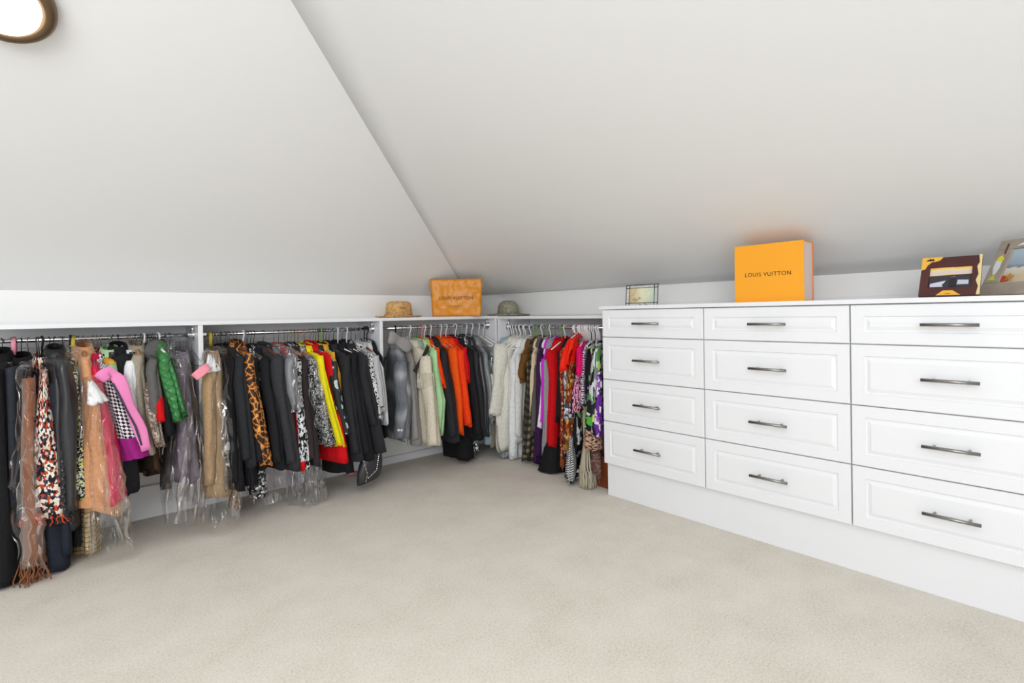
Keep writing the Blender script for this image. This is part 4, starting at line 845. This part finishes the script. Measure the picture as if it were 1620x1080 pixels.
for s_ in (-1, 1): sheet(lambda u, v, s_=s_: Vector((s_*(hw-.015+.015*v-.012*v*(1-abs(2*u-1))), -dB/2+.012+((dB-.014)-(dB-.026)*v)*u, hB*v)), 8, 10, PBS, 'gusset')
sheet(lambda u, v: Vector(((u-.5)*(wB-.034), -dB/2+.014+(dB-.016)*v, .002)), 4, 4, PBS, 'base_panel')
text('LOUIS VUITTON', .031, INK, pb, (-.002, -dB/2-.0235, .13), (pi/2, 0, 0), sp=1.08)
text('MAISON FONDÉE EN 1854', .0085, INK, pb, (-.002, -dB/2-.0205, .072), (pi/2, 0, 0))
# ---- countertop objects
ZC = 1.074
OR = mat('orange_linen_board', (246, 166, 34), .75, 0, 260, .25, .001); OR2 = mat('orange_edge', (222, 128, 50), .7); INW = mat('pale_pink_inner_tray', (226, 208, 204), .6)
ya, yb = -2.2070, -2.5040; xf = -.46; hbx = .2575; dbx = .108
gb = tag(empty('gift_box', (xf+dbx/2, (ya+yb)/2, ZC)), 'upright orange drawer box with gold-brown lettering on the countertop', 'box')
w2 = (ya-yb)/2
MB().box(-dbx/2, -dbx/2+.003, -w2, w2, 0, hbx).build('front_cover', OR, gb); MB().box(dbx/2-.003, dbx/2, -w2, w2, 0, hbx).build('back_cover', OR2, gb)
MB().box(-dbx/2+.003, dbx/2-.003, w2-.004, w2, 0, hbx).box(-dbx/2+.003, dbx/2-.003, -w2, w2-.004, 0, .003).box(-dbx/2+.003, dbx/2-.003, -w2, w2-.004, hbx-.003, hbx).build('spine', OR, gb)
MB().box(-dbx/2+.0035, dbx/2-.0035, -w2+.004, w2-.005, .0035, hbx-.0035).build('inner_tray', INW, gb)
text('LOUIS VUITTON', .0247, INK, gb, (-dbx/2-.0006, .002, .122), (pi/2, 0, -pi/2), sp=1.12)
# leaded glass picture frame
LEAD = mat('lead_came', (62, 64, 70), .4, .8); CLR = film('bevelled_glass', (.95, .97, .96), .12, 1.0, 40)
gy0, gy1 = -1.548, -1.757; gx = -.40
gf = tag(empty('glass_frame', (gx, (gy0+gy1)/2, ZC), (0, .09, 0)), 'small leaded glass picture frame at the left countertop end', 'frame')
wg = (gy0-gy1)/2; hg = .115; iw = .024; r_ = .0022
for yy in (-wg+r_, -wg+iw, wg-iw, wg-r_): MB().tube([(0, yy, 0), (0, yy, hg)], r_, 8).build('lead_strip', LEAD, gf, smooth=True)
for zz in (.014, hg-.018, hg-.001): MB().tube([(0, -wg, zz), (0, wg, zz)], r_, 8).build('lead_strip', LEAD, gf, smooth=True)
YY = [-wg, -wg+iw, wg-iw, wg]; ZZ = [0.002, .014, hg-.018, hg-.001]
for i in range(3):
    for j in range(3):
        if (i, j) != (1, 1): MB().box(-.0012, .0012, YY[i]+.002, YY[i+1]-.002, ZZ[j]+.0015, ZZ[j+1]-.0015).build('glass_pane', CLR, gf)
m, n, b = nt('gold_swirl_print'); tc = N(n, 'ShaderNodeTexCoord'); s = N(n, 'ShaderNodeSeparateXYZ'); n.links.new(tc.outputs['Generated'], s.inputs[0])
r = ramp(n, K((0, (196, 212, 190)), (.5, (228, 224, 190)), (1, (206, 176, 132)))); n.links.new(s.outputs[1], r.inputs[0]); n.links.new(r.outputs[0], b.inputs['Base Color']); b.inputs['Roughness'].default_value = .2
MB().box(-.0015, .0015, YY[1]+.002, YY[2]-.002, ZZ[1]+.001, ZZ[2]-.001).build('picture', m, gf)
SW = mat('swirl_line', (134, 126, 92), .5); SWW = mat('white_swirl', (240, 240, 226), .5)
def arc(cy, cz, r1, a0, a1, mt, rr=.0007, spiral=0):
    MB().tube([(-.0022, cy+(r1*(1-spiral*i/30))*cos(a0+(a1-a0)*i/30), cz+(r1*(1-spiral*i/30))*sin(a0+(a1-a0)*i/30)) for i in range(31)], rr, 5).build('swirl', mt, gf)
arc(YY[2]-.002, ZZ[2]-.002, .042, pi, 1.5*pi, SW, .0009)
for cy, cz, r1, mt in ((-.04, .045, .022, SWW), (-.02, .04, .012, SWW), (-.055, .065, .012, SWW), (.012, .038, .009, SW), (.045, .03, .012, SW), (-.035, .06, .018, SWW), (.03, .03, .006, SW)): arc(cy, cz, r1, 0, 3.6*pi, mt, .0008, .8)
MB().tube([(.0, -.02, .01), (.04, -.02, .001)], .0018, 6).tube([(.0, .02, .01), (.04, .02, .001)], .0018, 6).build('foot', LEAD, gf, smooth=True)
# brown picture frame
def leaning(name, label, x0, yl, yr, w_, h_, tilt, rotz=0):
    return tag(empty(name, (x0, (yl+yr)/2, ZC), (0, tilt, rotz)), label, 'frame')
DBW = mat('dark_red_brown_frame', (84, 40, 36), .6, 0, 90, .3, .002, var=.3); OCH = mat('ochre_paint', (236, 182, 72), .6); EDG = mat('cream_frame_edge', (226, 206, 150), .6)
yl, yr = -2.889, -3.052; fx = -.43
f1 = leaning('picture_frame', 'dark brown frame with ochre corners and a sunset photograph', fx, yl, yr, 0, 0, .55); wf = (yl-yr)/2+.004; hf = .168
# frame board with an opening
def frame_board(o_y, o_z, i_y, i_z0, i_z1, t, m, root, name='frame_board', wavy=0):
    b_ = MB(); x0, x1 = -t, 0
    outer = [(-o_y, 0), (o_y, 0), (o_y, o_z), (-o_y, o_z)]; inner = [(-i_y, i_z0), (i_y, i_z0), (i_y, i_z1), (-i_y, i_z1)]
    v = [(x0, y, z) for y, z in outer]+[(x0, y, z) for y, z in inner]+[(x1, y, z) for y, z in outer]+[(x1, y, z) for y, z in inner]; b_.v = v
    for k in range(4):
        k2 = (k+1) % 4; b_.f += [(k, k2, 4+k2, 4+k), (8+k2, 8+k, 12+k, 12+k2), (k, 8+k, 8+k2, k2), (4+k2, 12+k2, 12+k, 4+k)]
    return b_.build(name, m, root, bevel=.0012)
frame_board(wf, hf, .0605, .033, .127, .012, DBW, f1)
def plate(pts, x0, x1, m, root, name, label=None):
    b_ = MB(); n_ = len(pts); b_.v = [(x0, y, z) for y, z in pts]+[(x1, y, z) for y, z in pts]; b_.f = [tuple(range(n_)), tuple(reversed(range(n_, 2*n_)))]+[(k, n_+k, n_+(k+1) % n_, (k+1) % n_) for k in range(n_)]
    o = b_.build(name, m, root)
    if label: o['label'] = label
    return o
plate([(wf, hf), (wf-.062, hf), (wf-.054, hf-.014), (wf-.040, hf-.02), (wf-.03, hf-.02), (wf-.018, hf-.034), (wf-.012, hf-.052), (wf, hf-.055)], -.0145, -.011, OCH, f1, 'corner_plaque')
plate([(.034, 0), (.024, .01), (.016, .019), (-.012, .019), (-.022, .01), (-.034, 0)], -.0145, -.011, OCH, f1, 'base_plaque')
plate([(-wf, 0), (-wf, hf), (-wf+.009, hf), (-wf+.006, hf*.8), (-wf+.012, hf*.7), (-wf+.007, hf*.5), (-wf+.013, hf*.35), (-wf+.006, hf*.2), (-wf+.01, 0)], -.0145, -.011, EDG, f1, 'edge_strip')
plate([(.008, .004), (.008, .0056), (-.006, .0056), (-.006, .004)], -.0155, -.0145, MT['pblack'], f1, 'plaque_mark')
plate([(wf-.012, hf-.017), (wf-.018, hf-.010), (wf-.02, hf-.013), (wf-.024, hf-.005), (wf-.028, hf-.011), (wf-.032, hf-.006), (wf-.038, hf-.016)], -.0155, -.0145, MT['pblack'], f1, 'mountain_emblem')
BP = mat
def flat(rgb): return mat('print_%d_%d_%d' % rgb, rgb, .35)
plate([(.0605, .033), (.0605, .127), (-.0605, .127), (-.0605, .033)], -.004, -.002, flat((52, 52, 62)), f1, 'photograph')
m, n, b = nt('sunset_print'); tc = N(n, 'ShaderNodeTexCoord'); s = N(n, 'ShaderNodeSeparateXYZ'); n.links.new(tc.outputs['Generated'], s.inputs[0]); t = N(n, 'ShaderNodeTexNoise', Scale=5, Detail=4); n.links.new(tc.outputs['Generated'], t.inputs['Vector'])
r = ramp(n, K((.2, (244, 196, 96)), (.45, (206, 200, 212)), (.75, (240, 214, 120)), (1, (232, 130, 96)))); n.links.new(math_(n, 'ADD', math_(n, 'MULTIPLY', s.outputs[2], .7), math_(n, 'MULTIPLY', t.outputs['Fac'], .4)), r.inputs[0]); n.links.new(r.outputs[0], b.inputs['Base Color'])
plate([(.0595, .09), (.0595, .126), (-.0595, .126), (-.0595, .094)], -.0048, -.004, m, f1, 'sunset_sky')
plate([(.056, .042), (.056, .056), (.012, .068), (.014, .062), (.022, .05), (.018, .042)], -.0048, -.004, flat((206, 206, 218)), f1, 'surf'); plate([(-.02, .05), (-.022, .07), (-.052, .068), (-.052, .05)], -.0048, -.004, flat((196, 196, 208)), f1, 'surf')
plate([(.004, .04), (.002, .066), (-.004, .078), (-.01, .08), (-.016, .074), (-.02, .06), (-.02, .04)], -.0055, -.0048, flat((34, 34, 40)), f1, 'seated_figures'); plate([(-.004, .079), (-.004, .083), (-.007, .083), (-.007, .079)], -.006, -.0055, flat((176, 110, 104)), f1, 'face'); plate([(-.01, .081), (-.01, .086), (-.014, .086), (-.014, .081)], -.006, -.0055, flat((176, 110, 104)), f1, 'face')
MB().box(0, .004, -.02, .02, .0, .1).build('easel_leg', DBW, f1, rot=(0, .35, 0))
# weathered beach picture frame
hf2 = .285; wf2 = .18; tilt2 = .45; rz2 = -.7; ks2 = .772
c2_ = Vector((-.30, -3.039, 0))+Vector((sin(rz2), -cos(rz2), 0))*(wf2*ks2)
WTH = mat('weathered_grey_wood', (176, 164, 150), .8, 0, 60, .3, .002, var=.35)
f2 = tag(empty('picture_frame', (c2_.x, c2_.y, ZC+.001), (0, tilt2, rz2)), 'large weathered wood frame with painted fish, cut by the right edge', 'frame')
f2.scale = (ks2, ks2, ks2)
for zz0, zz1 in ((0, .062), (.235, hf2)):
    MB().box(-.012, 0, -wf2, wf2, zz0, zz1-.001).build('plank', WTH, f2, bevel=.0015)
for s_ in (-1, 1): MB().box(-.012, 0, min(s_*wf2, s_*(wf2-.075)), max(s_*wf2, s_*(wf2-.075)), .062, .2345).build('plank', WTH, f2, bevel=.0015)
m, n, b = nt('beach_print'); tc = N(n, 'ShaderNodeTexCoord'); s = N(n, 'ShaderNodeSeparateXYZ'); n.links.new(tc.outputs['Generated'], s.inputs[0]); t = N(n, 'ShaderNodeTexNoise', Scale=9, Detail=4); n.links.new(tc.outputs['Generated'], t.inputs['Vector'])
r = ramp(n, K((.2, (206, 190, 160)), (.42, (214, 212, 200)), (.48, (110, 122, 136)), (.55, (150, 166, 182)), (1, (176, 196, 208)))); n.links.new(math_(n, 'ADD', s.outputs[2], math_(n, 'MULTIPLY', math_(n, 'SUBTRACT', t.outputs['Fac'], .5), .18)), r.inputs[0]); n.links.new(r.outputs[0], b.inputs['Base Color'])
MB().box(-.003, -.001, -wf2+.075, wf2-.075, .062, .2345).build('photograph', m, f2)
iy = wf2-.075
plate([(iy, .066), (iy, .1), (iy-.03, .098), (iy-.035, .07)], -.0045, -.003, flat((196, 66, 40)), f2, 'red_shape')
# painted fish on the left plank
cy_ = wf2-.038
plate([(cy_, .205), (cy_+.012, .195), (cy_+.017, .175), (cy_-.01, .172), (cy_-.017, .185)], -.0135, -.012, flat((226, 220, 40)), f2, 'fish_head')
plate([(cy_+.017, .175), (cy_+.018, .14), (cy_+.006, .105), (cy_-.004, .105), (cy_-.014, .14), (cy_-.011, .174)], -.0132, -.012, flat((226, 228, 234)), f2, 'fish_body')
plate([(cy_+.002, .105), (cy_+.02, .075), (cy_-.018, .075)], -.0135, -.012, flat((210, 216, 50)), f2, 'fish_tail')
plate([(cy_-.004, .215), (cy_-.004, .262), (cy_-.012, .262), (cy_-.012, .21)], -.014, -.012, MT['dwood'], f2, 'hanging_stick')
sp_ = []
for k in range(10): a = pi/2+k*pi/5; r1 = .022 if k % 2 == 0 else .007; sp_.append((iy-.045+r1*cos(a), .085+r1*sin(a)))
plate(sp_, -.016, -.012, mat('starfish_tan', (190, 130, 60), .8, 0, 200, .4, .002), f2, 'starfish')
plate([(.09, .245), (.06, .262), (.0, .278), (-.06, .275), (-.08, .262), (-.02, .255), (.03, .25)], -.014, -.012, flat((234, 234, 236)), f2, 'gull_wing')
MB().box(0, .004, -.03, .03, .0, .16).build('easel_leg', WTH, f2, rot=(0, .3, 0))

# ------------------------------------------------------------------ ceiling lamp on the left slope
nrm = Vector((0, -SL, -1)).normalized()      # facing down into the room
d = ray(4, -4); t = (HL - SL*CAM.y - CAM.z)/(d.z + SL*d.y); pc = CAM+d*t
lp = tag(empty('ceiling_lamp', pc), 'round flush ceiling lamp with bronze rim and glowing white glass', 'lamp'); lp.rotation_mode = 'QUATERNION'; lp.rotation_quaternion = nrm.to_track_quat('Z', 'Y')
dist = (pc-CAM).dot(_F); RL = 66*dist/FPX
BRZ = mat('bronze', (112, 92, 70), .35, .7, 200, .1, .001)
MB().lathe([(RL*.95, 0), (RL, .012), (RL*1.0, .03), (RL*.93, .045), (RL*.80, .05), (RL*.72, .046), (RL*.70, .03)], 64).build('rim', BRZ, lp, smooth=True)
m, n, b = nt('glowing_glass'); b.inputs['Emission Color'].default_value = (1, .93, .82, 1); b.inputs['Emission Strength'].default_value = 5; b.inputs['Base Color'].default_value = (1, 1, 1, 1)
MB().lathe([(RL*.71, .035), (RL*.69, .055), (RL*.55, .075), (RL*.3, .09), (.002, .094)], 56).build('shade', m, lp, smooth=True)
